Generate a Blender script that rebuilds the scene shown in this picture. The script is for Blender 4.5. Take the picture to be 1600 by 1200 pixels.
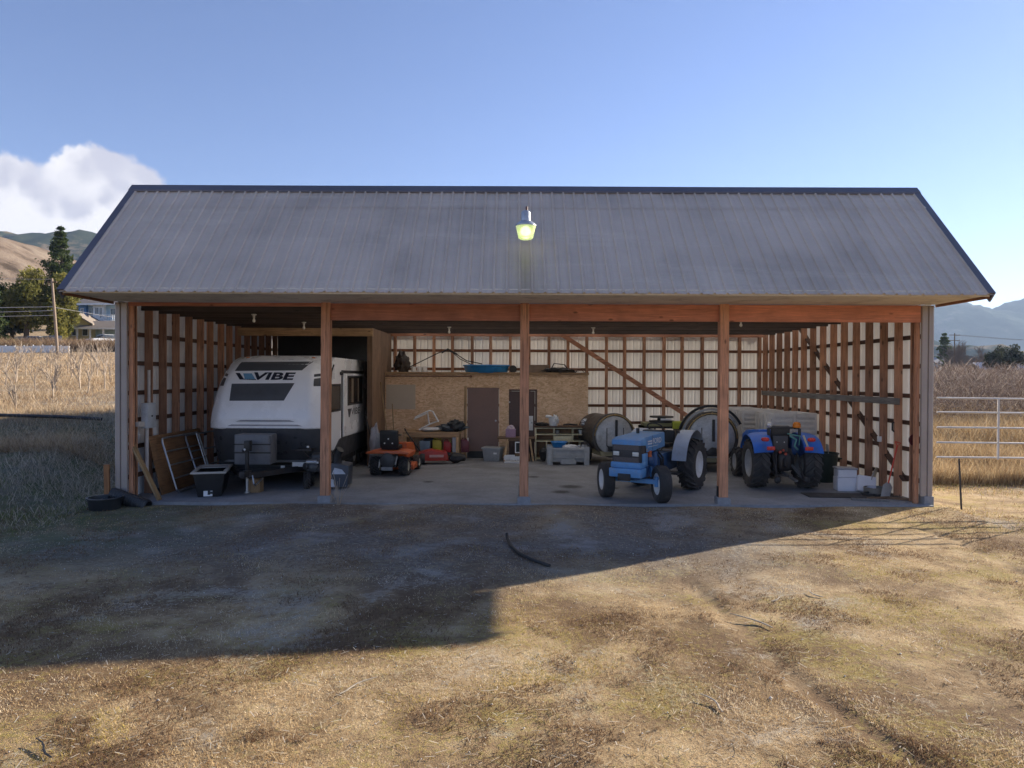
import bpy, bmesh, math, random
import numpy as np
from mathutils import Vector, Matrix, noise as mnoise
from math import sin, cos, pi, radians as R

sc = bpy.context.scene
for o in list(bpy.data.objects): bpy.data.objects.remove(o)

# ------------------------------------------------------------------ camera
cam_d = bpy.data.cameras.new('camera')
cam = bpy.data.objects.new('camera', cam_d); sc.collection.objects.link(cam)
sc.camera = cam
cam_d.sensor_width = 36.0
cam_d.lens = 36.0 * 1110 / 1600
cam_d.clip_start = 0.1; cam_d.clip_end = 20000
_yaw, _pit, _rol = -0.0019, -0.0098, -0.0042
cam.matrix_world = (Matrix.Translation((-0.2066, -14.0898, 2.4867)) @ Matrix.Rotation(-_yaw, 4, 'Z')
                    @ Matrix.Rotation(pi/2 + _pit, 4, 'X') @ Matrix.Rotation(-_rol, 4, 'Z'))

# ------------------------------------------------------------------ sky, sun, exposure
SUN_AZ = math.atan2(8.54, 5.40)          # clockwise from +Y
SUN_EL = R(21.7)
sun_dir = Vector((sin(SUN_AZ)*cos(SUN_EL), cos(SUN_AZ)*cos(SUN_EL), sin(SUN_EL)))
sun_d = bpy.data.lights.new('sun', 'SUN'); sun_d.energy = 5.0; sun_d.angle = R(0.55)
sun_d.color = (1.0, 0.88, 0.71)
sun = bpy.data.objects.new('sun', sun_d); sc.collection.objects.link(sun)
sun.rotation_euler = (-sun_dir).to_track_quat('-Z', 'Y').to_euler()
sc.view_settings.view_transform = 'Standard'; sc.view_settings.look = 'None'
sc.view_settings.exposure = 1.34; sc.view_settings.gamma = 1.0
sc.view_settings.use_curve_mapping = False
sc.render.engine = 'CYCLES'
sc.cycles.max_bounces = 9; sc.cycles.diffuse_bounces = 6; sc.cycles.caustics_reflective = False; sc.cycles.caustics_refractive = False

world = bpy.data.worlds.new('World'); sc.world = world; world.use_nodes = True
wt = world.node_tree; wt.nodes.clear()
def wn(t, **k):
    n = wt.nodes.new(t)
    for a, b in k.items(): setattr(n, a, b)
    return n
def wl(a, b): wt.links.new(a, b)
sky = wn('ShaderNodeTexSky'); sky.sky_type = 'NISHITA'; sky.sun_disc = False
sky.sun_elevation = SUN_EL; sky.sun_rotation = SUN_AZ
sky.altitude = 400; sky.air_density = 1.0; sky.dust_density = 0.1; sky.ozone_density = 3.0
SKY_STRENGTH = 0.070
bg = wn('ShaderNodeBackground'); bg.inputs['Strength'].default_value = SKY_STRENGTH
wout = wn('ShaderNodeOutputWorld')
# cumulus bank: puffs in the sky's own directions, broken up by noise
tc = wn('ShaderNodeTexCoord')
def vmath(op, a, b=None):
    n = wn('ShaderNodeVectorMath', operation=op)
    for i, v in enumerate((a, b)):
        if v is None: continue
        if isinstance(v, (tuple, list, Vector)): n.inputs[i].default_value = v
        else: wl(v, n.inputs[i])
    return n
def smath(op, a, b=None, clamp=False):
    n = wn('ShaderNodeMath', operation=op); n.use_clamp = clamp
    for i, v in enumerate((a, b)):
        if v is None: continue
        if isinstance(v, (int, float)): n.inputs[i].default_value = v
        else: wl(v, n.inputs[i])
    return n.outputs[0]
def wnoise(scale, detail, rough=0.55, vec=None):
    n = wn('ShaderNodeTexNoise'); n.inputs['Scale'].default_value = scale
    n.inputs['Detail'].default_value = detail; n.inputs['Roughness'].default_value = rough
    wl(vec if vec is not None else tc.outputs['Generated'], n.inputs['Vector']); return n
nz1 = wnoise(13, 6, 0.55)
dv = vmath('SUBTRACT', nz1.outputs['Color'], (0.5, 0.5, 0.5))
ds = vmath('SCALE', dv.outputs[0]); ds.inputs['Scale'].default_value = 0.085
dirv = vmath('ADD', tc.outputs['Generated'], ds.outputs[0]).outputs[0]
def sdir(px, py):
    v = Vector(((px-802)/1110, 1.0, (589-py)/1110)); return v.normalized()
def smax(a, b):
    n = wn('ShaderNodeMath', operation='SMOOTH_MAX'); wl(a, n.inputs[0]); wl(b, n.inputs[1]); n.inputs[2].default_value = 0.35; return n.outputs[0]
puffs = [((150, 292), .052), ((110, 300), .038), ((198, 300), .044), ((235, 318), .034), ((20, 330), .052), ((80, 338), .046), ((140, 342), .04),
         ((-40, 322), .055), ((-110, 330), .06), ((170, 330), .05), ((40, 352), .036), ((-180, 340), .055), ((100, 352), .03)]
mask = None; top = None
for (p, r) in puffs:
    d = vmath('DISTANCE', dirv, sdir(*p)).outputs['Value']
    m = smath('SUBTRACT', 1.0, smath('DIVIDE', d, r))
    mask = m if mask is None else smax(mask, m)
nz2 = wnoise(26, 6, 0.55); nz3 = wnoise(13, 5, 0.5)
mask = smath('ADD', mask, smath('MULTIPLY', smath('SUBTRACT', nz2.outputs[0], 0.5), 0.34))
# shade: sunlit edge high and to the right, lilac-grey low inside each puff
off = vmath('ADD', dirv, (-0.012, -0.004, -0.020)).outputs[0]
mask2 = None
for (p, r) in puffs:
    d = vmath('DISTANCE', off, sdir(*p)).outputs['Value']
    m = smath('SUBTRACT', 1.0, smath('DIVIDE', d, r))
    mask2 = m if mask2 is None else smax(mask2, m)
cov = wn('ShaderNodeMapRange', interpolation_type='SMOOTHSTEP'); wl(mask, cov.inputs['Value'])
cov.inputs['From Min'].default_value = 0.0; cov.inputs['From Max'].default_value = 0.20
lit = wn('ShaderNodeMapRange', interpolation_type='SMOOTHSTEP')
wl(smath('ADD', smath('SUBTRACT', mask2, smath('MULTIPLY', mask, 0.35)), smath('MULTIPLY', smath('SUBTRACT', nz3.outputs[0], 0.5), 1.1)), lit.inputs['Value'])
lit.inputs['From Min'].default_value = 0.10; lit.inputs['From Max'].default_value = 0.62
ccol = wn('ShaderNodeMix', data_type='RGBA')
k = 1.0 / SKY_STRENGTH
ccol.inputs['A'].default_value = (0.42*k, 0.41*k, 0.42*k, 1); ccol.inputs['B'].default_value = (0.27*k, 0.268*k, 0.31*k, 1)
wl(lit.outputs[0], ccol.inputs['Factor'])
tint = vmath('MULTIPLY', sky.outputs[0], (1.02, 0.905, 1.03))
skymix = wn('ShaderNodeMix', data_type='RGBA')
wl(cov.outputs[0], skymix.inputs['Factor']); wl(tint.outputs[0], skymix.inputs['A']); wl(ccol.outputs['Result'], skymix.inputs['B'])
wl(skymix.outputs['Result'], bg.inputs['Color']); wl(bg.outputs[0], wout.inputs['Surface'])

# ------------------------------------------------------------------ helpers
COL = sc.collection
class MB:
    def __init__(s): s.v = []; s.f = []
    def add(s, vs, fs, M=None):
        b = len(s.v)
        s.v += [tuple(M @ Vector(p)) if M else tuple(p) for p in vs]
        s.f += [tuple(b+i for i in f) for f in fs]; return s
    def box(s, c, d, rot=None):
        x, y, z = d[0]/2, d[1]/2, d[2]/2
        vs = [(-x,-y,-z),(x,-y,-z),(x,y,-z),(-x,y,-z),(-x,-y,z),(x,-y,z),(x,y,z),(-x,y,z)]
        fs = [(0,3,2,1),(4,5,6,7),(0,1,5,4),(1,2,6,5),(2,3,7,6),(3,0,4,7)]
        M = Matrix.Translation(c)
        if rot is not None:
            M = M @ (Matrix.Rotation(rot[2],4,'Z') @ Matrix.Rotation(rot[1],4,'Y') @ Matrix.Rotation(rot[0],4,'X'))
        return s.add(vs, fs, M)
    def bb(s, x0, x1, y0, y1, z0, z1):
        return s.box(((x0+x1)/2,(y0+y1)/2,(z0+z1)/2),(x1-x0,y1-y0,z1-z0))
    def beam(s, p0, p1, w, h, up=(0,0,1)):
        p0, p1 = Vector(p0), Vector(p1); d = (p1-p0); L = d.length; d.normalize()
        sd = d.cross(Vector(up))
        if sd.length < 1e-4: sd = Vector((1,0,0))
        sd.normalize(); u = sd.cross(d)
        M = Matrix((( d.x, sd.x, u.x, 0),(d.y, sd.y, u.y,0),(d.z,sd.z,u.z,0),(0,0,0,1)))
        M = Matrix.Translation((p0+p1)/2) @ M
        x,y,z = L/2,w/2,h/2
        vs = [(-x,-y,-z),(x,-y,-z),(x,y,-z),(-x,y,-z),(-x,-y,z),(x,-y,z),(x,y,z),(-x,y,z)]
        return s.add(vs,[(0,3,2,1),(4,5,6,7),(0,1,5,4),(1,2,6,5),(2,3,7,6),(3,0,4,7)],M)
    def cyl(s, p0, p1, r0, r1=None, n=12, caps=True):
        return s.tube([p0,p1],[r0, r0 if r1 is None else r1],n,caps)
    def tube(s, pts, r, n=8, caps=True):
        pts = [Vector(p) for p in pts]; m = len(pts)
        rs = r if isinstance(r,(list,tuple)) else [r]*m
        b = len(s.v); prev = None
        for i,p in enumerate(pts):
            t = (pts[min(i+1,m-1)]-pts[max(i-1,0)])
            if t.length < 1e-9: t = Vector((0,0,1))
            t.normalize()
            if prev is None:
                a = Vector((0,0,1)) if abs(t.z)<.9 else Vector((1,0,0))
                prev = t.cross(a).normalized()
            prev = (prev - t*prev.dot(t)).normalized(); q = t.cross(prev)
            for k in range(n):
                a = 2*pi*k/n; s.v.append(tuple(p + (prev*cos(a)+q*sin(a))*rs[i]))
        for i in range(m-1):
            for k in range(n):
                k2=(k+1)%n; s.f.append((b+i*n+k,b+i*n+k2,b+(i+1)*n+k2,b+(i+1)*n+k))
        if caps:
            s.f.append(tuple(b+k for k in range(n-1,-1,-1))); s.f.append(tuple(b+(m-1)*n+k for k in range(n)))
        return s
    def lathe(s, prof, c=(0,0,0), axis='z', n=24, a0=0, a1=2*pi):
        b = len(s.v); m=len(prof); full = abs(a1-a0-2*pi)<1e-6; nn = n if full else n+1
        for k in range(nn):
            a = a0+(a1-a0)*k/n
            for (r,h) in prof:
                if axis=='z': p=(r*cos(a),r*sin(a),h)
                elif axis=='x': p=(h,r*cos(a),r*sin(a))
                else: p=(r*cos(a),h,r*sin(a))
                s.v.append((p[0]+c[0],p[1]+c[1],p[2]+c[2]))
        for k in range(n):
            k2=(k+1)%nn
            for i in range(m-1): s.f.append((b+k*m+i,b+k2*m+i,b+k2*m+i+1,b+k*m+i+1))
        return s
    def prism(s, poly, axis, a, b):
        n=len(poly); B=len(s.v)
        for h in (a,b):
            for (u,w) in poly:
                s.v.append({'x':(h,u,w),'y':(u,h,w),'z':(u,w,h)}[axis])
        s.f.append(tuple(B+i for i in range(n-1,-1,-1))); s.f.append(tuple(B+n+i for i in range(n)))
        for i in range(n):
            j=(i+1)%n; s.f.append((B+i,B+j,B+n+j,B+n+i))
        return s
    def grid(s, fn, nu, nv):
        B=len(s.v)
        for j in range(nv+1):
            for i in range(nu+1): s.v.append(tuple(fn(i/nu,j/nv)))
        for j in range(nv):
            for i in range(nu):
                a=B+j*(nu+1)+i; s.f.append((a,a+1,a+nu+2,a+nu+1))
        return s
    def lump(s, c, d, seed=0, amp=.25, freq=1.6, nu=18, nv=10, p=1.0):
        def fn(u,v):
            a=2*pi*u; b=pi*(v-.5)
            q=Vector((cos(a)*cos(b),sin(a)*cos(b),sin(b)))
            if p!=1.0: q=Vector([math.copysign(abs(t)**p,t) for t in q])
            k=1+amp*mnoise.noise(Vector((cos(a)*cos(b),sin(a)*cos(b),sin(b)))*freq+Vector((seed*7.3,seed*3.1,0)))+amp*.5*mnoise.noise(q*freq*3+Vector((seed*1.3,0,seed)))
            return (c[0]+q.x*d[0]/2*k, c[1]+q.y*d[1]/2*k, c[2]+q.z*d[2]/2*k)
        return s.grid(fn,nu,nv)
    def mesh(s, name, mat=None, smooth=38, bevel=0, fix=True):
        me=bpy.data.meshes.new(name); me.from_pydata(s.v,[],s.f)
        if bevel or fix:
            bm=bmesh.new(); bm.from_mesh(me)
            if fix: bmesh.ops.recalc_face_normals(bm,faces=bm.faces)
            if bevel:
                es=[e for e in bm.edges if len(e.link_faces)==2 and e.calc_face_angle(0)>.6]
                bmesh.ops.bevel(bm,geom=es,offset=bevel,segments=2,profile=.6,affect='EDGES',clamp_overlap=True)
            bm.to_mesh(me); bm.free()
        if smooth:
            me.polygons.foreach_set('use_smooth',[True]*len(me.polygons))
            me.set_sharp_from_angle(angle=R(smooth))
        if mat: me.materials.append(mat)
        me.update(); return me
def link(name, data, parent=None, loc=(0,0,0), rot=None):
    o=bpy.data.objects.new(name,data); COL.objects.link(o); o.location=loc
    if rot is not None: o.rotation_euler=rot
    if parent: o.parent=parent
    return o
def part(parent, name, mb, mat, smooth=38, bevel=0, loc=(0,0,0), label=None, kind=None, rot=None):
    o=link(name, mb.mesh(name,mat,smooth,bevel), parent, loc, rot)
    if label: o['label']=label
    if kind: o['kind']=kind
    return o
def thing(name,label,cat,loc=(0,0,0),rz=0,group=None):
    o=link(name,None,None,loc,(0,0,rz)); o.empty_display_size=.2
    o['label']=label; o['category']=cat
    if group: o['group']=group
    return o
def solo(name,mb,mat,label,cat,loc=(0,0,0),rot=(0,0,0),group=None,smooth=38,bevel=0):
    o=link(name,mb.mesh(name,mat,smooth,bevel),None,loc,rot); o['label']=label; o['category']=cat
    if group: o['group']=group
    return o
def structure(o): o['kind']='structure'; return o

# ------------------------------------------------------------------ materials
def M_new(name):
    m=bpy.data.materials.new(name); m.use_nodes=True; nt=m.node_tree
    return m,nt,nt.nodes['Principled BSDF']
def nn(nt,t,**k):
    n=nt.nodes.new(t)
    for a,b in k.items(): setattr(n,a,b)
    return n
def ramp(nt,fac,stops):
    r=nn(nt,'ShaderNodeValToRGB'); e=r.color_ramp.elements
    while len(e)<len(stops): e.new(.5)
    for el,(p,c) in zip(e,stops): el.position=p; el.color=(*c,1) if len(c)==3 else c
    nt.links.new(fac,r.inputs[0]); return r.outputs[0]
def tnoise(nt,vec,scale,detail=4,rough=.55,dist=0):
    n=nn(nt,'ShaderNodeTexNoise'); n.inputs['Scale'].default_value=scale; n.inputs['Detail'].default_value=detail
    n.inputs['Roughness'].default_value=rough; n.inputs['Distortion'].default_value=dist
    nt.links.new(vec,n.inputs['Vector']); return n
def mixc(nt,f,a,b,mode='MIX'):
    n=nn(nt,'ShaderNodeMix',data_type='RGBA',blend_type=mode)
    for key,v in (('Factor',f),('A',a),('B',b)):
        if isinstance(v,(int,float)): n.inputs[key].default_value=v
        elif isinstance(v,tuple): n.inputs[key].default_value=(*v,1)
        else: nt.links.new(v,n.inputs[key])
    return n.outputs['Result']
def mapv(nt,scale,coord='Object',loc=(0,0,0)):
    t=nn(nt,'ShaderNodeTexCoord'); mp=nn(nt,'ShaderNodeMapping'); mp.inputs['Scale'].default_value=scale; mp.inputs['Location'].default_value=loc
    nt.links.new(t.outputs[coord],mp.inputs['Vector']); return mp.outputs[0]
def bump(nt,bs,h,strength=.3,dist=.01):
    b=nn(nt,'ShaderNodeBump'); b.inputs['Strength'].default_value=strength; b.inputs['Distance'].default_value=dist
    nt.links.new(h,b.inputs['Height']); nt.links.new(b.outputs[0],bs.inputs['Normal'])
MATS={}
def plain(name,c,rough=.55,metal=0.,var=.25,scale=6.,bmp=.0,dirt=None,spec=.5):
    """painted / plastic / metal surface with uneven tone, faint grime and uneven gloss"""
    if name in MATS: return MATS[name]
    m,nt,bs=M_new(name); v=mapv(nt,(1,1,1))
    n1=tnoise(nt,v,scale,6,.62); n2=tnoise(nt,v,scale*9,3,.6)
    f=mixc(nt,.35,n1.outputs[0],n2.outputs[0])
    lo=tuple(x*(1-var) for x in c); hi=tuple(min(1,x*(1+var*.6)) for x in c)
    col=ramp(nt,f,[(.3,lo),(.5,c),(.72,hi)])
    if dirt:
        d=tnoise(nt,v,scale*.6,7,.7); g=ramp(nt,d.outputs[0],[(.5,(0,0,0)),(.75,(.6,.6,.6))])
        col=mixc(nt,g,col,dirt)
    nt.links.new(col,bs.inputs['Base Color'])
    rr=ramp(nt,n1.outputs[0],[(.3,(max(0,rough-.12),)*3),(.7,(min(1,rough+.12),)*3)]); nt.links.new(rr,bs.inputs['Roughness'])
    bs.inputs['Metallic'].default_value=metal; bs.inputs['Specular IOR Level'].default_value=spec
    if bmp: bump(nt,bs,n2.outputs[0],bmp,.006)
    MATS[name]=m; return m
def wood(name,c,axis='z',rough=.7,dark=.5,knots=True,grey=0.):
    if name in MATS: return MATS[name]
    m,nt,bs=M_new(name); st=.06
    s={'x':(st,1,1),'y':(1,st,1),'z':(1,1,st)}[axis]
    oi=nn(nt,'ShaderNodeObjectInfo'); t=nn(nt,'ShaderNodeTexCoord')
    ad=nn(nt,'ShaderNodeVectorMath',operation='MULTIPLY_ADD'); cx=nn(nt,'ShaderNodeCombineXYZ')
    for i in range(3): nt.links.new(oi.outputs['Random'],cx.inputs[i])
    nt.links.new(cx.outputs[0],ad.inputs[0]); ad.inputs[1].default_value=(37,53,71); nt.links.new(t.outputs['Object'],ad.inputs[2])
    mp=nn(nt,'ShaderNodeMapping'); mp.inputs['Scale'].default_value=s; nt.links.new(ad.outputs[0],mp.inputs[0]); v=mp.outputs[0]
    n1=tnoise(nt,v,26,6,.65,.6); n2=tnoise(nt,ad.outputs[0],2.3,3,.5)
    lo=tuple(x*dark for x in c); hi=tuple(min(1,x*1.35) for x in c)
    col=ramp(nt,n1.outputs[0],[(.3,lo),(.48,c),(.7,hi)])
    col=mixc(nt,ramp(nt,n2.outputs[0],[(.42,(0,0,0)),(.7,(.55,.55,.55))]),col,tuple(x*.55 for x in c))
    if knots:
        sk={'x':(.45,1,1),'y':(1,.45,1),'z':(1,1,.45)}[axis]
        mk=nn(nt,'ShaderNodeMapping'); mk.inputs['Scale'].default_value=sk; nt.links.new(ad.outputs[0],mk.inputs[0])
        vo=nn(nt,'ShaderNodeTexVoronoi'); vo.inputs['Scale'].default_value=5.0; nt.links.new(mk.outputs[0],vo.inputs['Vector'])
        kf=ramp(nt,vo.outputs['Distance'],[(.06,(.8,.8,.8)),(.14,(0,0,0))]); col=mixc(nt,kf,col,tuple(x*.22 for x in c))
    hv=nn(nt,'ShaderNodeHueSaturation'); mr=nn(nt,'ShaderNodeMapRange'); mr.inputs['To Min'].default_value=.58; mr.inputs['To Max'].default_value=1.22
    nt.links.new(oi.outputs['Random'],mr.inputs[0]); nt.links.new(mr.outputs[0],hv.inputs['Value']); nt.links.new(col,hv.inputs['Color'])
    hv.inputs['Saturation'].default_value=1-grey
    nt.links.new(hv.outputs[0],bs.inputs['Base Color']); bs.inputs['Roughness'].default_value=rough
    bump(nt,bs,n1.outputs[0],.35,.004); MATS[name]=m; return m
def colattr(name,rough=.8,trans=0.,spec=.2):
    m,nt,bs=M_new(name); a=nn(nt,'ShaderNodeAttribute'); a.attribute_name='col'
    nt.links.new(a.outputs['Color'],bs.inputs['Base Color']); bs.inputs['Roughness'].default_value=rough; bs.inputs['Specular IOR Level'].default_value=spec
    if trans:
        tr=nn(nt,'ShaderNodeBsdfTranslucent'); nt.links.new(a.outputs['Color'],tr.inputs[0]); mx=nn(nt,'ShaderNodeMixShader'); mx.inputs[0].default_value=trans
        nt.links.new(bs.outputs[0],mx.inputs[1]); nt.links.new(tr.outputs[0],mx.inputs[2]); nt.links.new(mx.outputs[0],nt.nodes['Material Output'].inputs[0])
    return m
STUD=wood('stud_wood',(.47,.245,.145),'z',dark=.38); STUDX=wood('stud_wood_x',(.40,.19,.115),'x',dark=.4); STUDY=wood('stud_wood_y',(.30,.14,.07),'y')
POSTW=wood('post_wood',(.56,.27,.15),'z',dark=.33); BEAMW=wood('beam_wood',(.60,.23,.135),'x',dark=.7)
PINEX=wood('pine_x',(.54,.35,.19),'x'); PINEY=wood('pine_y',(.5,.33,.18),'y'); PINEZ=wood('pine_z',(.55,.36,.19),'z')
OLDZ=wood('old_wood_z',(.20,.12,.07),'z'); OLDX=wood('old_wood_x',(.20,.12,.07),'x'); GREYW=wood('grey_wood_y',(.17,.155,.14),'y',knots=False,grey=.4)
BLK=plain('black_plastic',(.018,.019,.021),.5,var=.4); RUB=plain('rubber',(.05,.049,.05),.85,var=.4,dirt=(.15,.13,.11)); IRON=plain('dark_iron',(.035,.035,.038),.55,.4,var=.4,dirt=(.09,.06,.04))
STEEL=plain('galvanised_steel',(.42,.44,.47),.38,.75,var=.25,scale=14); WHT=plain('white_paint',(.72,.73,.74),.4,var=.08,dirt=(.45,.42,.38))
FIB=plain('white_gelcoat',(.90,.90,.91),.28,var=.03,scale=1.2); GRYP=plain('grey_plastic',(.30,.31,.32),.5,dirt=(.2,.18,.15))
DKG=plain('dark_grey_panel',(.055,.057,.062),.42,var=.25); REDP=plain('red_plastic',(.42,.028,.025),.45); YELP=plain('yellow_plastic',(.50,.40,.035),.5)

# ------------------------------------------------------------------ terrain
GY=np.array([-400,-4.5,-2,1,6,20,66,96,125,170,300,1200.]); GZ=np.array([0,0,.10,.45,1.45,2.35,5.0,8.4,12,17,24,30.])
def sstep(a,b,x):
    t=np.clip((x-a)/(b-a),0,1); return t*t*(3-2*t)
RUTS=[((1.70,-3.6),(2.02,-4.8),(2.14,-6.2),(2.24,-8.0),(2.6,-9.6),(3.2,-12)),((6.9,-1.9),(6.94,-2.6),(6.6,-4.6),(6.0,-7.5),(5.4,-12))]
def rutd(x,y):
    d=np.full(np.shape(x),9.)
    for pl in RUTS:
        for (a,b) in zip(pl[:-1],pl[1:]):
            ax,ay=a; bx,by=b; L=(bx-ax)**2+(by-ay)**2
            t=np.clip(((x-ax)*(bx-ax)+(y-ay)*(by-ay))/L,0,1)
            d=np.minimum(d,np.hypot(x-ax-t*(bx-ax),y-ay-t*(by-ay)))
    return d
_rng=np.random.default_rng(5)
_K=[(f_,_rng.uniform(0,2*pi),_rng.uniform(0,2*pi),_rng.uniform(0,2*pi)) for f_ in (.35,.6,.9,1.4,2.1,3.1,4.3,5.9,7.7) for _ in range(3)]
def wob(x,y):
    z=0*x
    for (f_,a,p,q) in _K: z=z+np.sin((x*cos(a)+y*sin(a))*f_*1.7+p+1.3*np.sin((y*cos(a)-x*sin(a))*f_*.8+q))/f_**.9
    return z
def hgt(x,y):
    x=np.asarray(x,float); y=np.asarray(y,float)
    left=sstep(-8.35,-11.0,x)
    z=-.115+left*np.interp(y,GY,GZ)
    z=z+.006*wob(x,y)*np.clip(.5+left,0,1.5)
    rd_=rutd(x,y)+.03*np.sin(3*x+5*y); z=z-(.022+.014*np.sin(2.3*y+x))*np.exp(-(rd_/.09)**2)+.008*np.exp(-((rd_-.2)/.1)**2)
    z=z+.085*sstep(-2.2,-.25,y)*(np.abs(x)<8.35)*(1+.25*np.sin(1.7*x)*np.sin(.6*x+1))*(y<0)
    inside=(x>-8.2)&(x<8.2)&(y>-.05)&(y<9.6)
    z=np.where(inside,np.minimum(z,-.13),z)
    z=z+.12*sstep(9,14,x)*sstep(1,8,y)
    return z
def axis(a,b,fine,lo,hi,g=1.16):
    p=list(np.arange(lo,hi+1e-6,fine)); s=fine; q=hi
    while q<b: s*=g; q+=s; p.append(min(q,b))
    s=fine; q=lo
    while q>a: s*=g; q-=s; p.insert(0,max(q,a))
    return np.array(p)
xs=axis(-1500,1500,.11,-10.5,10.5); ys=axis(-260,3300,.11,-12.5,2.5)
XX,YY=np.meshgrid(xs,ys); ZZ=hgt(XX,YY)
V=np.c_[XX.ravel(),YY.ravel(),ZZ.ravel()]; nx=len(xs); ny=len(ys)
I=(np.arange(ny-1)[:,None]*nx+np.arange(nx-1)[None,:]).ravel()
F=np.c_[I,I+1,I+nx+1,I+nx]
def npmesh(name,V,F,mat,col=None,smooth=False):
    me=bpy.data.meshes.new(name); nv,nf,k=len(V),len(F),F.shape[1]
    me.vertices.add(nv); me.vertices.foreach_set('co',np.ascontiguousarray(V,np.float32).ravel())
    me.loops.add(nf*k); me.loops.foreach_set('vertex_index',np.ascontiguousarray(F,np.int32).ravel())
    me.polygons.add(nf); me.polygons.foreach_set('loop_start',np.arange(0,nf*k,k,dtype=np.int32)); me.polygons.foreach_set('loop_total',np.full(nf,k,np.int32))
    if col is not None:
        ca=me.color_attributes.new('col','FLOAT_COLOR','POINT'); c4=np.ones((nv,4),np.float32); c4[:,:3]=col; ca.data.foreach_set('color',c4.ravel())
    if smooth: me.polygons.foreach_set('use_smooth',np.ones(nf,bool))
    me.materials.append(mat); me.update(); me.validate(); return me

def ground_mat():
    m,nt,bs=M_new('dry_grass_ground'); v=mapv(nt,(1,1,1))
    big=tnoise(nt,v,.42,8,.62,.4); mid=tnoise(nt,mapv(nt,(1,1.0,1),loc=(7,3,0)),1.9,8,.68,.3); fine=tnoise(nt,v,16,6,.75); vf=tnoise(nt,v,70,3,.7)
    moss=tnoise(nt,mapv(nt,(1,1,1),loc=(31,11,0)),.9,7,.65); grav=tnoise(nt,mapv(nt,(1,1,1),loc=(3,51,0)),.55,6,.65,.5)
    a=ramp(nt,mid.outputs[0],[(.38,(.13,.078,.042)),(.47,(.36,.24,.125)),(.56,(.58,.42,.235)),(.68,(.74,.60,.39))])
    b=ramp(nt,fine.outputs[0],[(.30,(.14,.09,.052)),(.5,(.42,.315,.18)),(.70,(.66,.54,.36))])
    c=mixc(nt,.5,a,b)
    c=mixc(nt,ramp(nt,big.outputs[0],[(.42,(.9,.9,.9)),(.53,(.25,.25,.25)),(.61,(0,0,0))]),c,(.15,.095,.056))
    mm=mixc(nt,.5,moss.outputs[0],fine.outputs[0])
    c=mixc(nt,ramp(nt,mm,[(.51,(0,0,0)),(.59,(.75,.75,.75))]),c,(.30,.24,.07))
    c=mixc(nt,ramp(nt,mixc(nt,.3,grav.outputs[0],fine.outputs[0]),[(.54,(0,0,0)),(.62,(.8,.8,.8))]),c,(.40,.355,.29))
    # worn gravelly apron in front of the slab, greener bank on the left
    sep=nn(nt,'ShaderNodeSeparateXYZ'); nt.links.new(v,sep.inputs[0])
    def rng(sock,a0,a1,b0=0,b1=1):
        r=nn(nt,'ShaderNodeMapRange',interpolation_type='SMOOTHSTEP'); nt.links.new(sock,r.inputs[0])
        for kx,vx in zip(('From Min','From Max','To Min','To Max'),(a0,a1,b0,b1)): r.inputs[kx].default_value=vx
        return r.outputs[0]
    def mul(a_,b_):
        q=nn(nt,'ShaderNodeMath',operation='MULTIPLY'); 
        for i,s in enumerate((a_,b_)):
            if isinstance(s,(int,float)): q.inputs[i].default_value=s
            else: nt.links.new(s,q.inputs[i])
        return q.outputs[0]
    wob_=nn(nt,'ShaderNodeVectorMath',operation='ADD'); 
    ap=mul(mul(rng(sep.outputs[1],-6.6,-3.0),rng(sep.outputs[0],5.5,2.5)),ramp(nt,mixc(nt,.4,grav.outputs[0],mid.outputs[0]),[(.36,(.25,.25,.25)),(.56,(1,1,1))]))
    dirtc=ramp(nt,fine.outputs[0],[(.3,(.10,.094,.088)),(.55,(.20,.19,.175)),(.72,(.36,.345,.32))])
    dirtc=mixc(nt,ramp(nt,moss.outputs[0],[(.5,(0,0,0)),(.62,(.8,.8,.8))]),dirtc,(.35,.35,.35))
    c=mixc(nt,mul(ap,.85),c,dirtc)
    gr=mul(mul(rng(sep.outputs[0],-4,-8.0),rng(sep.outputs[1],-6,-2.5)),rng(sep.outputs[1],9,5))
    c=mixc(nt,mul(gr,ramp(nt,mid.outputs[0],[(.38,(.15,.15,.15)),(.6,(.85,.85,.85))])),c,(.10,.125,.055))
    # far fields
    far=rng(sep.outputs[1],8,22); c=mixc(nt,far,c,ramp(nt,mid.outputs[0],[(.35,(.26,.18,.10)),(.6,(.46,.345,.21))]))
    nt.links.new(c,bs.inputs['Base Color']); bs.inputs['Roughness'].default_value=.95; bs.inputs['Specular IOR Level'].default_value=.1
    hh=mixc(nt,.45,fine.outputs[0],vf.outputs[0]); bump(nt,bs,hh,.8,.035); return m
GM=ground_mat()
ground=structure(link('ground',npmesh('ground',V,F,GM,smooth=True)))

# ------------------------------------------------------------------ distant hills
def pn(x,y,seed=0,oct=5):
    return mnoise.fractal(Vector((x,y,seed)),1.0,2.0,oct)
def hill(name,x0,x1,nx,y0,y1,ny,fn,mat):
    mb=MB(); mb.grid(lambda u,v:(x0+(x1-x0)*u,y0+(y1-y0)*v,fn(x0+(x1-x0)*u,v)),nx,ny)
    o=part(None,name,mb,mat,smooth=180); return structure(o)
def hill_mat(name,stops,scale,loc=(0,0,0)):
    m,nt,bs=M_new(name); v=mapv(nt,(1,1,1),loc=loc); n=tnoise(nt,v,scale,9,.66); c=ramp(nt,n.outputs[0],stops)
    nt.links.new(c,bs.inputs['Base Color']); bs.inputs['Roughness'].default_value=1; bs.inputs['Specular IOR Level'].default_value=0; bump(nt,bs,n.outputs[0],.6,4.); return m
HM=hill_mat('dry_hillside',[(.38,(.07,.052,.037)),(.48,(.165,.125,.095)),(.58,(.215,.17,.13)),(.72,(.26,.22,.17))],.045)
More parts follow.
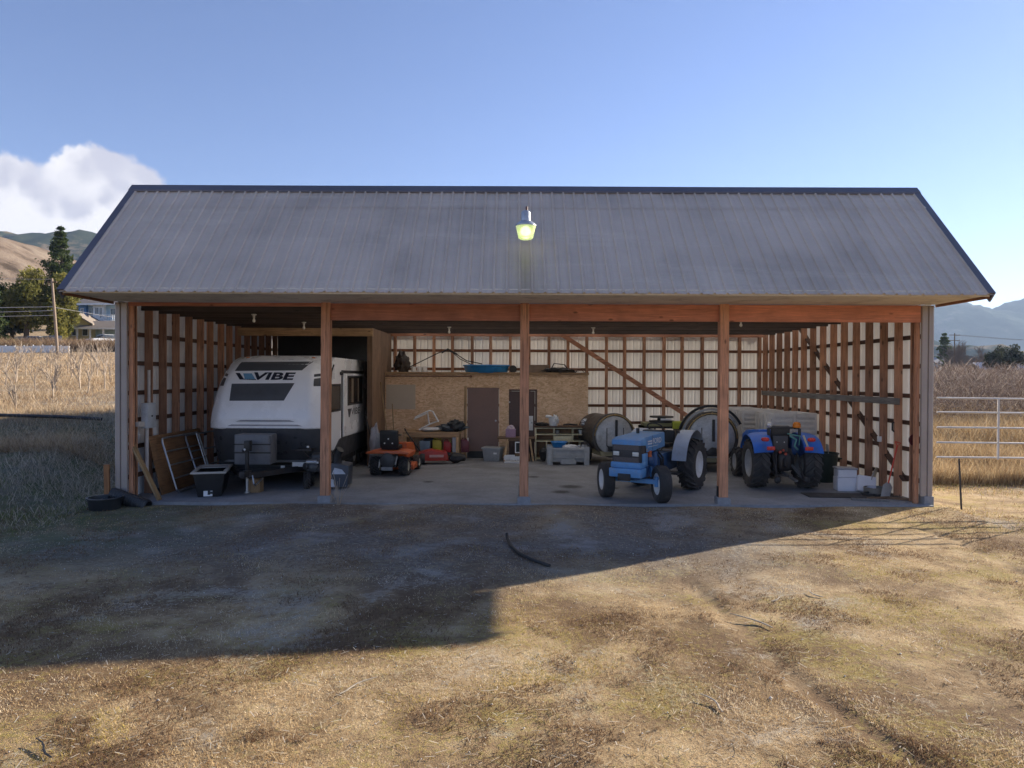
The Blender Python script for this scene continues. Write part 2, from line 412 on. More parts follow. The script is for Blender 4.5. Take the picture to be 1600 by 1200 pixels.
hill('grassy_hill',-900,-60,70,190,700,40,lambda x,v: 16+ (np.interp(x,[-900,-420,-325,-292,-272,-230,-150,-60],[150,118,90,70,58,40,22,16])-16)*sin(pi*min(1,v*1.0))**.9*(1 if v<.5 else 1) + 5*pn(x/70,v*7,3)*sin(pi*v) if 0<v<1 else 8,HM)
FM=hill_mat('forest_hillside',[(.42,(.030,.042,.028)),(.52,(.05,.06,.035)),(.6,(.20,.155,.10))],.012,(400,90,0))
hill('forested_ridge',-2600,900,260,1100,1900,40,lambda x,v: 40+ (np.interp(x,[-2600,-1500,-987,-906,-700,-300,300,900],[420,330,292,300,250,160,120,60])-40)*sin(pi*min(1,v/1.0))**.8+ 14*pn(x/90,v*9,1) + 9*pn(x/11,v*60,5,3) if 0<v<1 else 10,FM)
MM=hill_mat('mountain_forest',[(.40,(.03,.045,.04)),(.56,(.06,.075,.06)),(.70,(.17,.16,.15))],.006)
hill('mountain',-400,4600,220,2450,3700,50,lambda x,v: 20+(np.interp(x,[-400,900,1748,1850,1960,2060,2152,2400,3000,4600],[200,290,322,328,312,300,322,380,420,300])-20)*sin(pi*v)**.75 + 30*pn(x/240,v*5,7)*sin(pi*v) + 10*pn(x/40,v*30,9,4) if 0<v<1 else 5,MM)

# ------------------------------------------------------------------ shed
HW=8.1; BY=9.08; CZ=3.95
shed=thing('open_shed','long open-fronted farm shed with grey ribbed metal roof and timber posts','shed')
def concrete():
    m,nt,bs=M_new('concrete'); v=mapv(nt,(1,1,1)); n1=tnoise(nt,v,1.1,7,.65); n2=tnoise(nt,v,14,5,.7); n3=tnoise(nt,mapv(nt,(1,1,1),loc=(9,4,0)),.6,6,.6,.6)
    c=ramp(nt,mixc(nt,.4,n1.outputs[0],n2.outputs[0]),[(.34,(.15,.157,.17)),(.5,(.235,.243,.26)),(.68,(.31,.318,.335))])
    c=mixc(nt,ramp(nt,n3.outputs[0],[(.5,(0,0,0)),(.66,(.6,.6,.6))]),c,(.15,.15,.15))
    for (px,py,r) in ((1.12,2.05,.34),(.85,1.3,.26),(2.0,1.9,.25),(-2.2,2.7,.16),(.3,3.6,.2)):   # oil drips
        dd=nn(nt,'ShaderNodeVectorMath',operation='DISTANCE'); ad=nn(nt,'ShaderNodeVectorMath',operation='MULTIPLY_ADD')
        nt.links.new(n2.outputs['Color'],ad.inputs[0]); ad.inputs[1].default_value=(.25,.25,0); nt.links.new(v,ad.inputs[2])
        nt.links.new(ad.outputs[0],dd.inputs[0]); dd.inputs[1].default_value=(px+.12,py+.12,0)
        c=mixc(nt,ramp(nt,dd.outputs['Value'],[(r*.4,(.85,.85,.85)),(r,(0,0,0))]),c,(.03,.028,.026))
    nt.links.new(c,bs.inputs['Base Color']); bs.inputs['Roughness'].default_value=.8; bump(nt,bs,n2.outputs[0],.25,.006); return m
CONC=concrete()
mb=MB(); mb.bb(-8.06,8.06,-.16,9.1,-.35,0); part(shed,'floor_slab',mb,CONC,bevel=.012)
# metal sheets
def metal(name,c,band=0.,rough=.45,rust=0.,trans=0.):
    m,nt,bs=M_new(name); v=mapv(nt,(1,1,1)); n1=tnoise(nt,v,.5,7,.6); n2=tnoise(nt,mapv(nt,(9,.5,.5)),1.0,5,.6); n3=tnoise(nt,v,30,3,.6)
    f=mixc(nt,.18,n1.outputs[0],n2.outputs[0]); col=ramp(nt,f,[(.36,tuple(x*.80 for x in c)),(.5,c),(.66,tuple(x*1.14 for x in c))])
    col=mixc(nt,.12,col,n3.outputs['Color'],'OVERLAY')
    if band:   # chalky weather bands across the slope
        nb=tnoise(nt,mapv(nt,(.22,2.6,2.6),loc=(2,1,5)),1.0,5,.7); col=mixc(nt,ramp(nt,nb.outputs[0],[(.55,(0,0,0)),(.64,(band,)*3),(.68,(0,0,0))]),col,tuple(min(1,x*1.7+.03) for x in c))
        sp=nn(nt,'ShaderNodeSeparateXYZ'); nt.links.new(v,sp.inputs[0])
        # rust run below the yard light bracket
        mr=nn(nt,'ShaderNodeMath',operation='ABSOLUTE'); nt.links.new(sp.outputs[0],mr.inputs[0])
        g=ramp(nt,mr.outputs[0],[(.0,(1,1,1)),(.035,(.7,.7,.7)),(.14,(.35,.35,.35)),(.45,(0,0,0))]); z=nn(nt,'ShaderNodeMapRange'); nt.links.new(sp.outputs[2],z.inputs[0])
        z.inputs['From Min'].default_value=4.95; z.inputs['From Max'].default_value=4.6
        mu=nn(nt,'ShaderNodeMath',operation='MULTIPLY'); nt.links.new(g,mu.inputs[0]); nt.links.new(z.outputs[0],mu.inputs[1])
        m2=nn(nt,'ShaderNodeMath',operation='MULTIPLY'); nt.links.new(mu.outputs[0],m2.inputs[0]); nt.links.new(n2.outputs[0],m2.inputs[1])
        col=mixc(nt,m2.outputs[0],col,(.20,.13,.05))
    nt.links.new(col,bs.inputs['Base Color']); bs.inputs['Roughness'].default_value=rough; bs.inputs['Metallic'].default_value=.15; bump(nt,bs,n1.outputs[0],.12,.05)
    if trans:   # translucency added to wall cladding and roof sheets so sun fills the interior
        bs.inputs['Metallic'].default_value=0; tr=nn(nt,'ShaderNodeBsdfTranslucent'); nt.links.new(col,tr.inputs[0]); mx=nn(nt,'ShaderNodeMixShader'); mx.inputs[0].default_value=trans
        nt.links.new(bs.outputs[0],mx.inputs[1]); nt.links.new(tr.outputs[0],mx.inputs[2]); nt.links.new(mx.outputs[0],nt.nodes['Material Output'].inputs[0])
    return m
ROOF=metal('roof_metal',(.62,.51,.405),.12,.45); INNER=metal('cladding_inside',(.76,.75,.72),trans=.095); INSIDE=metal('end_cladding',(.72,.70,.68),trans=.06); TRIM=metal('trim_metal',(.115,.112,.135),0,.5); CORN=metal('corner_metal',(.36,.31,.28)); 
SOFF=plain('soffit_paint',(.74,.68,.58),.65,var=.15,scale=3,dirt=(.18,.15,.12))
def ribbed(w,fn,ribs=4,rh=.019,ends=(0,1)):
    """sheet of width w: fn(s,h,t) -> point; s across, h off the sheet, t along"""
    pit=w/ribs; pr=[(0,0)]
    for i in range(ribs):
        c=pit*(i+.5); pr+=[(c-.030,0),(c-.014,rh),(c+.014,rh),(c+.030,0)]
        if i<ribs-1: pr+=[(c+pit*.5-.03,0),(c+pit*.5-.02,.005),(c+pit*.5+.02,.005),(c+pit*.5+.03,0)]
    pr+=[(w,0)]; mb=MB(); n=len(pr)
    for t in ends:
        for (s_,h_) in pr: mb.v.append(tuple(fn(s_,h_,t)))
    for j in range(len(ends)-1):
        for i in range(n-1): mb.f.append((j*n+i,j*n+i+1,(j+1)*n+i+1,(j+1)*n+i))
    return mb
SUNFILL=metal('added_sunfill',(.86,.85,.82),trans=.82)
EY,EZ,RY,RZ,EH=-1.64,3.985,.75,6.38,8.15
sl=Vector((0,RY-EY,RZ-EZ)); SL=sl.length; sl/=SL; nrm=Vector((0,-sl.z,sl.y))
roof=thing_roof=link('roof',None,shed); roof.empty_display_size=.2
NSH=18; SW=2*EH/NSH; rnd=random.Random(3)
for i in range(NSH):
    x0=-EH+i*SW
    for (a,b,lift) in ((-.02,.80,0.),(.785,.995,.006)):
        jit=rnd.uniform(-.008,.008)
        fn=lambda s_,h_,t,x0=x0,a=a,b=b,lift=lift,jit=jit: Vector((x0+s_+.001,EY,EZ))+sl*(SL*(a+(b-a)*t)+jit)+nrm*(.012+h_+lift*(1 if t<.5 else .2)+.004*(i%2))
        part(roof,'roof_sheet',ribbed(SW+.012,fn,4,.030,(0,.5,1)),ROOF,smooth=20)
bsl=Vector((0,9.55-RY,4.02-RZ)); BL=bsl.length; bsl/=BL; bn=Vector((0,-bsl.z,bsl.y)); bn=bn if bn.z>0 else -bn
for i in range(NSH):
    x0=-EH+i*SW
    sk=i%2==1 and i>4     # every other back-slope sheet: unseen translucent sheet added to brighten the interior
    part(roof,'added_fill_sheet' if sk else 'roof_sheet',ribbed(SW+.012,lambda s_,h_,t: Vector((x0+s_,RY,RZ))+bsl*(BL*t)+bn*(.012+.004*(i%2)+h_),4),SUNFILL if sk else ROOF,smooth=20)
mb=MB()   # ridge cap: bent strip with turned-down hem
for sg in (1,):
    pr=[(RY-.165*sl.y-.022,RZ-.165*sl.z+.03),(RY-.16*sl.y-.026,RZ-.16*sl.z+.062),(RY,RZ+.085),(RY+.2,RZ+.03)]
    n=len(pr)
    for x in (-EH-.03,-4,0,4,EH+.03):
        for (y,z) in pr: mb.v.append((x,y,z-.004*(1 if abs(x)==4 else 0)))
    for j in range(4):
        for i in range(n-1): mb.f.append((j*n+i,j*n+i+1,(j+1)*n+i+1,(j+1)*n+i))
part(roof,'ridge_cap',mb,TRIM,smooth=20)
for sg in (-1,1):   # rake trim: a boxed flashing with face and top flange
    p0=Vector((sg*(EH+.012),EY,EZ))-sl*.05; p1=Vector((sg*(EH+.012),RY,RZ))+sl*.02
    mb=MB(); mb.beam(p0+nrm*-.05,p1+nrm*-.05,.03,.20,up=nrm); mb.beam(p0+nrm*.045+Vector((-sg*.05,0,0)),p1+nrm*.045+Vector((-sg*.05,0,0)),.13,.012,up=nrm)
    part(roof,'rake_trim',mb,TRIM,smooth=0)
    mb=MB(); q=Vector((sg*(EH+.012),RY,RZ)); mb.beam(q+bn*-.05+bsl*.02,q+bn*-.05+bsl*BL,.03,.20,up=bn); part(roof,'rake_trim',mb,TRIM,smooth=0)
# gable sheets
for sg in (-1,1):
    mb=MB(); mb.prism([(EY+.12,3.99),(RY,RZ-.10),(9.45,4.0)],'x',sg*8.04,sg*8.10); part(roof,'gable_wall',mb,CORN,smooth=0)
# soffit boards, fascia
sofx=[-8.10,-6.9,-4.5,-2.1,.3,2.7,5.1,8.10]
for i in range(7):
    mb=MB(); mb.bb(sofx[i],sofx[i+1],EY+.045,-.09,3.945+.003*(i%2),3.962+.003*(i%2)); part(roof,'soffit_board',mb,SOFF,smooth=0)
mb=MB(); mb.bb(-8.12,8.12,EY+.01,EY+.04,3.93,4.03); part(roof,'fascia_board',mb,SOFF,smooth=0)
for sg in (-1,1):
    mb=MB(); mb.bb(sg*8.14-.015,sg*8.14+.015,EY+.045,-.02,3.90,4.03); part(roof,'fascia_board',mb,STUDY,smooth=0)
# ceiling underside and purlins
DARK=plain('roof_underside',(.78,.77,.74),.6,var=.1,scale=2)
mb=MB(); mb.bb(-8.0,8.0,0.10,.55,3.985,4.0); part(roof,'ceiling_board',mb,DARK,smooth=0)
pm=MB().bb(-7.98,7.98,-.02,.02,-.14,0).mesh('purlin',wood('dark_wood_x',(.07,.05,.04),'x'),0)
for i in range(12): link('purlin',pm,roof,(0,.75+i*.74,3.98))
# side and back walls
STUD_M=MB().bb(-.082,.082,-.02,.02,0,3.9).mesh('stud',STUD,0,.003)
BST_M=MB().bb(-.045,.045,-.07,.07,0,3.9).mesh('stud',STUD,0,.003)
GIRT_Y=MB().bb(-.02,.02,0,8.9,-.045,.045).mesh('girt',wood('girt_y',(.10,.05,.032),'y'),0,.002)
GIRT_X=MB().bb(0,15.9,-.02,.02,-.045,.045).mesh('girt',wood('girt_x',(.21,.095,.055),'x'),0,.002)
GZs=[.42,1.02,1.57,2.13,2.74,3.34]
for sg in (-1,1):
    w=link('side_wall',None,shed); w['label']='left end wall of bare studs over pale metal cladding' if sg<0 else 'right end wall of bare studs over pale metal cladding'
    for i in range(10):
        y0=.03+i*.905
        part(w,'cladding_sheet',ribbed(.903,lambda s_,h_,t: Vector((sg*(8.075+.0015*(i%2)-h_),y0+s_,-.08+4.06*t)),4),INSIDE,smooth=20)
    for i in range(15):
        link('stud',STUD_M,w,(sg*7.918,.30+i*.612+rnd.uniform(-.02,.02),.0),(0,rnd.uniform(-.004,.004),rnd.uniform(-.06,.06)))
    for z in GZs: link('girt',GIRT_Y,w,(sg*8.03,.1,z))
    mb=MB(); mb.bb(sg*7.82-.04,sg*7.82+.04,.03,.11,0,3.94); part(w,'corner_post',mb,POSTW,smooth=0,bevel=.004)
    # folded metal corner on the front edge
    mb=MB(); xo=sg*8.10; mb.prism([(xo,.2),(xo,-.03),(xo-sg*.025,-.045),(xo-sg*.10,-.045),(xo-sg*.11,-.02),(xo-sg*.125,-.02),(xo-sg*.135,-.045),(xo-sg*.235,-.045),(xo-sg*.245,-.03),(xo-sg*.245,-.0),(xo-sg*.235,.0),(xo-sg*.03,-.02),(xo-sg*.03,.2)],'z',.16 if sg>0 else -.05,3.93)
    part(w,'corner_trim',mb,CORN,smooth=0)
    if sg>0: mb=MB(); mb.bb(7.93,8.115,-.06,.24,-.3,.16); part(w,'footing',mb,CONC,bevel=.012)
    if sg>0: mb=MB(); mb.beam((8.0,.75,.35),(8.0,6.2,3.85),.03,.13,up=(1,0,0)); part(w,'brace',mb,wood('girt_y',(0,0,0)),smooth=0)
bw=link('back_wall',None,shed)
for i in range(18):
    x0=-8.05+i*.894
    part(bw,'cladding_sheet',ribbed(.892,lambda s_,h_,t: Vector((x0+s_,9.075+.0015*(i%2)-h_,-.08+4.06*t)),4),INNER,smooth=20)
for i in range(26): link('stud',BST_M,bw,(-7.75+i*.62+rnd.uniform(-.02,.02),8.94,0),(0,rnd.uniform(-.003,.003),0))
for z in GZs: link('girt',GIRT_X,bw,(-7.95,9.028,z))
mb=MB(); mb.bb(-7.9,7.9,8.86,9.0,3.80,3.90); part(bw,'top_plate',mb,STUDX,smooth=0)
mb=MB(); mb.beam((1.35,8.845,3.86),(5.5,8.845,1.2),.03,.14,up=(0,0,1)); part(bw,'brace',mb,STUDX,smooth=0)
# front posts, footings, beam
for i,x in enumerate((-3.94,0,3.94)):
    mb=MB(); yy=[(-.085,-.095),(.085,-.095),(.085,.075),(-.085,.075)]
    p=part(shed,'post',MB().bb(-.088,.088,-.10,.08,.12,3.94),POSTW,smooth=0,bevel=.008,loc=(x+.01,0,0),rot=(0,R((.28,.05,-.05)[i]),0))
    mb=MB(); mb.bb(-.13,.13,-.14,.12,-.3,.13); part(shed,'footing',mb,CONC,bevel=.015,loc=(x+.012,0,0))
    mb=MB(); mb.bb(-.10,-.093,-.06,.05,.05,.34); part(p,'bracket',mb,IRON,smooth=0)
for (a,b) in ((-3.85,-.003),(.003,3.937),(3.943,7.85)):
    mb=MB(); mb.bb(a,b,-.012,.07,3.60,3.935); part(shed,'beam',mb,BEAMW,smooth=0,bevel=.005)
mb=MB(); mb.bb(-7.86,-3.95,.0,.06,3.87,3.94); part(shed,'beam',mb,BEAMW,smooth=0)
# inner bay: header, partition, storeroom of strand board
def osb():
    m,nt,bs=M_new('strand_board'); v=mapv(nt,(1,1,1)); vo=nn(nt,'ShaderNodeTexVoronoi'); vo.inputs['Scale'].default_value=22
    sv=mapv(nt,(.55,1,1.4)); nz=tnoise(nt,sv,6,3); ad=nn(nt,'ShaderNodeVectorMath',operation='MULTIPLY_ADD'); nt.links.new(nz.outputs['Color'],ad.inputs[0]); ad.inputs[1].default_value=(.35,.35,.35); nt.links.new(sv,ad.inputs[2]); nt.links.new(ad.outputs[0],vo.inputs['Vector'])
    bwv=nn(nt,'ShaderNodeRGBToBW'); nt.links.new(vo.outputs['Color'],bwv.inputs[0])
    c=ramp(nt,bwv.outputs[0],[(.15,(.56,.36,.21)),(.5,(.74,.51,.325)),(.9,(.84,.63,.44))]); n2=tnoise(nt,v,1.3,5,.6); c=mixc(nt,ramp(nt,n2.outputs[0],[(.45,(0,0,0)),(.7,(.45,.45,.45))]),c,(.50,.32,.18))
    nt.links.new(c,bs.inputs['Base Color']); bs.inputs['Roughness'].default_value=.75; bump(nt,bs,bwv.outputs[0],.2,.003); return m
OSB=osb(); BRN=plain('brown_door_paint',(.20,.125,.108),.5,var=.15,scale=2,dirt=(.16,.12,.10))
pw=link('partition_wall',None,shed)
mb=MB(); mb.bb(-7.84,-4.1,5.55,5.63,3.60,3.82); part(pw,'header',mb,wood('pine_x'  ,(0,0,0)),smooth=0,bevel=.004)
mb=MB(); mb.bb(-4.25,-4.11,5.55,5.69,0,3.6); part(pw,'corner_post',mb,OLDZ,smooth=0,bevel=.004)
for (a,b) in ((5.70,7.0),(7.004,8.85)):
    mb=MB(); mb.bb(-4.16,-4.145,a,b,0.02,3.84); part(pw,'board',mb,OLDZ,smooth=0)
SHADE_BLK=plain('bay_shade_black',(.03,.03,.033),.4,var=.5,scale=2)  # added black sheets stand in for the darkness at the bay's rear
part(pw,'back_shade_sheet',MB().bb(-7.80,-4.18,8.80,8.815,0,3.84),SHADE_BLK,smooth=0); part(pw,'top_shade_sheet',MB().bb(-7.80,-4.18,5.66,8.79,3.825,3.835),SHADE_BLK,smooth=0)
rm=link('storeroom',None,shed)
FY=7.62
def wallpiece(x0,x1,z0,z1): part(rm,'board',MB().bb(x0+.002,x1-.002,FY,FY+.016,z0+.002,z1),OSB,smooth=0)
wallpiece(-4.13,-2.90,0,2.58); wallpiece(-2.90,-1.62,0,2.58); wallpiece(-1.62,-.64,2.16,2.58); wallpiece(-.64,-.34,0,2.58); wallpiece(-.34,.52,2.11,2.58); wallpiece(.52,2.08,0,2.58)
part(rm,'side_board',MB().bb(2.066,2.082,FY+.02,8.85,0,2.58),OSB,smooth=0)
part(rm,'room_ceiling',MB().bb(-4.12,2.10,FY-.03,8.85,2.585,2.61),PINEX,smooth=0)
part(rm,'trim_board',MB().bb(-4.12,2.10,FY-.055,FY-.03,2.56,2.63),PINEX,smooth=0,bevel=.003)
part(rm,'trim_board',MB().bb(-1.71,-1.635,FY-.02,FY-.001,0,2.2),PINEZ,smooth=0)
part(rm,'cover_panel',MB().bb(-4.09,-3.2,FY-.013,FY-.001,1.49,2.24),plain('beige_board',(.50,.43,.345),.7,var=.08,scale=2),smooth=0)
d=part(rm,'door',MB().bb(-1.61,-.65,FY-.012,FY+.03,.22,2.15),BRN,smooth=0,bevel=.004)
part(d,'handle',MB().lathe([(0,-.06),(.028,-.055),(.03,-.03),(.012,-.02),(.012,0)],(-.74,FY-.012,1.15),'y',12),STEEL)
part(rm,'door_sill',MB().bb(-1.61,-.65,FY+.01,FY+.03,0,.215),BLK,smooth=0)
d=part(rm,'door',MB().bb(-.33,.45,FY+.005,FY+.04,.05,2.05),plain('dark_brown_door',(.085,.05,.046),.5,scale=2),smooth=0,bevel=.004)
part(d,'handle',MB().lathe([(0,-.06),(.028,-.055),(.03,-.03),(.012,-.02),(.012,0)],(.36,FY+.005,1.1),'y',12),STEEL)
part(d,'door_stop',MB().bb(-.345,-.30,FY-.012,FY+.004,1.70,1.74),WHT,smooth=0)
part(rm,'door_frame',MB().bb(.46,.52,FY-.012,FY+.016,0,2.1).bb(-.34,.52,FY-.012,FY+.016,2.06,2.11),plain('dark_brown_door',(0,0,0)),smooth=0)
pp=solo('paper_notice',MB().bb(.275,.40,FY-.004,FY+.001,.86,1.30),WHT,'long white paper sheet pinned on the dark brown door behind the middle post','paper',smooth=0)

# ------------------------------------------------------------------ lettering
def text_mb(s,height,bold=.0,shear=0.,width=None):
    cu=bpy.data.curves.new('t','FONT'); cu.body=s; cu.size=1; cu.offset=bold; cu.shear=shear; cu.resolution_u=3
    ob=bpy.data.objects.new('t',cu); COL.objects.link(ob); dg=bpy.context.evaluated_depsgraph_get(); dg.update()
    me=bpy.data.meshes.new_from_object(ob.evaluated_get(dg)); bpy.data.objects.remove(ob)
    vs=[v.co.copy() for v in me.vertices]; fs=[tuple(p.vertices) for p in me.polygons]; bpy.data.meshes.remove(me)
    x0=min(v.x for v in vs); x1=max(v.x for v in vs); y0=min(v.y for v in vs); y1=max(v.y for v in vs)
    k=height/(y1-y0); kx=k if width is None else width/(x1-x0)
    return [((v.x-x0)*kx,(v.y-y0)*k) for v in vs],fs
def lettering(parent,name,s,mat,place,height,width=None,bold=.02,shear=0.):
    uv,fs=text_mb(s,height,bold,shear,width); mb=MB(); mb.v=[tuple(place(u,w)) for (u,w) in uv]; mb.f=fs
    return link(name,mb.mesh(name,mat,0,0,fix=False),parent)

# ------------------------------------------------------------------ wheels
def wheel(parent,c,Rr,w,rimR,rim_mat,lugs=0,n=32,yaw=0.,dish=1,tread=0,face=1):
    """axis along local x; face=+1/-1 side the rim dish shows"""
    s=Rr-.048 if lugs else Rr
    pr=[(rimR,-w*.40),(rimR+.02,-w*.47),(rimR+(s-rimR)*.5,-w*.52),(s-.05*Rr,-w*.48),(s-.012,-w*.36),(s,-w*.15),(s,w*.15),(s-.012,w*.36),(s-.05*Rr,w*.48),(rimR+(s-rimR)*.5,w*.52),(rimR+.02,w*.47),(rimR,w*.40)]
    mb=MB(); mb.lathe(pr,(0,0,0),'x',n)
    if lugs:
        for k in range(lugs):
            for sd in (-1,1):
                t0=2*pi*(k+(.5 if sd>0 else 0))/lugs; dt=2*pi/lugs*1.05; wd=2*pi/lugs*.40
                q=[]
                for (tt,xx,r1) in ((t0,sd*-.02*w,s),(t0+wd,sd*-.02*w,s),(t0+dt+wd,sd*.5*w,s-.05*Rr),(t0+dt,sd*.5*w,s-.05*Rr)):
                    q.append((xx,r1*cos(tt)*.985,r1*sin(tt)*.985))
                for (tt,xx,r1) in ((t0+.1*wd,sd*-.02*w,Rr),(t0+.9*wd,sd*-.02*w,Rr),(t0+dt+.9*wd,sd*.5*w,Rr-.045*Rr),(t0+dt+.1*wd,sd*.5*w,Rr-.045*Rr)):
                    q.append((xx,r1*cos(tt),r1*sin(tt)))
                mb.add(q,[(0,3,2,1),(4,5,6,7),(0,1,5,4),(1,2,6,5),(2,3,7,6),(3,0,4,7)])
    if tread:
        for k in range(5):
            xx=(-.34+.17*k)*w; mb.lathe([(s-.002,xx-.03*w),(s+.008,xx-.02*w),(s+.008,xx+.02*w),(s-.002,xx+.03*w)],(0,0,0),'x',n)
    tw=part(parent,'wheel',mb,RUB,smooth=40,loc=c,rot=(0,0,yaw))
    mb=MB()
    for fc in (-1,1):
        e=fc*w*.40
        mb.lathe([(rimR+.012,e*1.06),(rimR-.02,e*1.05),(rimR-.035,e*.8),(rimR*.72,e*.55),(rimR*.45,e*.30),(rimR*.40,e*.62),(rimR*.2,e*.66),(0,e*.66)],(0,0,0),'x',24)
        for k in range(6):
            a=2*pi*k/6; mb.cyl((e*.34,rimR*.55*cos(a),rimR*.55*sin(a)),(e*.62,rimR*.55*cos(a),rimR*.55*sin(a)),rimR*.055,n=6)
    part(tw,'rim',mb,rim_mat,smooth=40); return tw

# ------------------------------------------------------------------ travel trailer
rv=thing('travel_trailer','white travel trailer with dark front panels parked nose out in the left bay','trailer',(-5.745,1.6,0))
PZ=np.array([1.31,1.34,1.42,1.55,1.75,2.05,2.35,2.6,2.76,2.87,2.95,2.99]); PYv=np.array([.02,0,.0,.02,.07,.19,.34,.52,.72,.96,1.28,1.75]); PW=np.array([1.27,1.28,1.28,1.275,1.265,1.235,1.19,1.13,1.07,1.01,.96,.92])
def capy(x,z):
    y0=np.interp(z,PZ,PYv); w=np.interp(z,PZ,PW); u=min(1,abs(x)/w); return float(y0+.24*max(0,(u-.60)/.40)**2.6+.05*u*u)
def cap_pt(u,v):
    z=np.interp(v,np.linspace(0,1,len(PZ)),PZ); w=float(np.interp(z,PZ,PW))
    s=(u-.5)*2; a=abs(s)
    if a<=.86:
        t=a/.86; x=w*(1-(1-t)**1.35) if t>.0 else 0; x=w*min(1,t*1.0); y=capy(x*.999,z)
    else:
        x=w+.004; y=capy(w*.999,z)+(a-.86)/.14*.35
    # shallow raised side ribs of the moulded cap
    rib=.035*math.exp(-((x-.80*w)/.10)**2)*float(sstep(1.36,1.55,z))*float(1-sstep(2.5,2.8,z))
    lip=.07*float(sstep(1.56,1.42,z))*math.exp(-(x/.75)**4)
    return (math.copysign(x,s),y-rib+lip*.6,z)
mb=MB(); mb.grid(cap_pt,56,44); part(rv,'front_cap',mb,FIB,smooth=60)
def side_prof(off=0.):
    p=[(float(y)+.48+off,float(z)) for y,z in zip(PYv,PZ)]; return [(.42,1.31)]+p[1:-1]+[(1.8,2.95),(7.55,2.95),(7.62,2.85),(7.62,.55),(3.8,.55),(.55,.75),(.42,1.0)]
mb=MB(); mb.prism(side_prof(),'x',-1.195,1.195); body=part(rv,'body',mb,FIB,smooth=30,bevel=.03)
# black edging where cap meets the side wall
for sg in (-1,1):
    pts=[(sg*1.212,float(y)+.80 if z<2.5 else float(y)+.7,float(z)) for y,z in zip(PYv[1:9],PZ[1:9])]
    mb=MB(); mb.tube(pts,.018,6); part(rv,'cap_seal',mb,BLK)
def on_cap_y(x,z): return capy(x,z)-.01
# lower skirt
SKZ=[.26,.34,.55,.655]; 
mb=MB(); mb.grid(lambda u,v:(lambda z,s:(1.24*s,.04+.30*max(0,(abs(s)-.62)/.38)**2.4+.28*(1-v)**1.6,z))(.56+(1.335-.56)*v,(u-.5)*2),36,10)
part(rv,'front_skirt',mb,plain('skirt_black',(.06,.063,.07),.35,var=.3),smooth=60)
part(rv,'skirt_trim',MB().tube([(1.19*s,.30+.42*max(0,(abs(s)-.62)/.38)**2.4,.57) for s in np.linspace(-1,1,24)],.03,6),plain('trim_grey',(.20,.205,.215),.45))
for sx in (-1,1): part(rv,'marker_light',MB().lump((sx*.78,on_cap_y(sx*.78,2.92),2.925),(.10,.04,.035),1,.0),plain('amber_marker',(.6,.2,.03),.3))
for s in (-.55,.55): part(rv,'cap_screw_strip',MB().tube([(s*2*.0+math.copysign(1.235,s),capy(1.2,z)+.30,z) for z in (1.36,1.6,1.9,2.2)],.008,5),plain('white_trim2',(.6,.6,.62),.4))
part(rv,'underframe',MB().bb(-1.15,1.15,.45,7.5,.30,.58).bb(-.9,.9,.2,7.4,.42,.5),BLK,smooth=0)
mb=MB(); pts=[cap_pt(.5+s*.425/1.0,(.045)) for s in np.linspace(-1,1,30)]; mb.tube([(p[0],p[1]-.012,1.335) for p in pts],.011,6); part(rv,'chrome_strip',mb,plain('white_trim',(.75,.75,.76),.3))
def on_cap(x,z,o=.006):
    x2=min(max(x,-1.2),1.2); rib=.035*math.exp(-((abs(x2)-.80*np.interp(z,PZ,PW))/.10)**2)*float(sstep(1.36,1.55,z))*float(1-sstep(2.5,2.8,z)); lip=.07*float(sstep(1.56,1.42,z))*math.exp(-(abs(x2)/.75)**4)*.6
    return (x2,capy(x2,z)-rib+lip-o,z)
def decal(name,quad,mat,nu=16,nv=8,parent=rv):
    (a,b,c,d)=quad; mb=MB()
    def fn(u,v):
        x=(a[0]*(1-u)+b[0]*u)*(1-v)+(d[0]*(1-u)+c[0]*u)*v; z=(a[1]*(1-u)+b[1]*u)*(1-v)+(d[1]*(1-u)+c[1]*u)*v; return on_cap(x,z)
    mb.grid(fn,nu,nv); return part(parent,name,mb,mat,smooth=60)
PNL=plain('cap_panel_grey',(.085,.09,.10),.4,var=.2); NAVY=plain('navy_decal',(.018,.02,.035),.35,var=.15); LBL=plain('pale_blue_decal',(.16,.34,.52),.4,var=.15)
decal('front_panel',[(-.83,2.60),(.70,2.62),(.86,2.83),(-.80,2.81)],PNL)
decal('front_panel',[(-.80,1.93),(.42,1.94),(.60,2.33),(-.82,2.31)],PNL)
decal('moulding_line',[(-.62,1.475),(.70,1.475),(.58,1.51),(-.50,1.51)],plain('grey_decal',(.30,.30,.33),.4)); decal('moulding_line',[(-.80,1.375),(.88,1.375),(.76,1.41),(-.70,1.41)],plain('grey_decal',(0,0,0)))
decal('logo_mark',[(-.66,2.405),(-.555,2.405),(-.70,2.555),(-.80,2.555)],NAVY,6,4); decal('logo_mark',[(-.54,2.41),(-.30,2.41),(-.42,2.545),(-.62,2.545)],LBL,6,4)
decal('logo_mark',[(-.60,2.405),(-.28,2.395),(-.29,2.415),(-.58,2.425)],NAVY,6,2)
lettering(rv,'lettering','VIBE',NAVY,lambda u,w: on_cap(-.37+u,2.40+w,.010),.17,.95,.035,.12)
for sg in (-1,1):
    decal('shoulder_decal',[(sg*1.02,2.26),(sg*1.165,2.26),(sg*1.12,2.45),(sg*1.00,2.43)],NAVY,8,6); decal('shoulder_decal',[(sg*.99,2.47),(sg*1.12,2.49),(sg*1.10,2.55),(sg*.98,2.53)],NAVY,8,4)
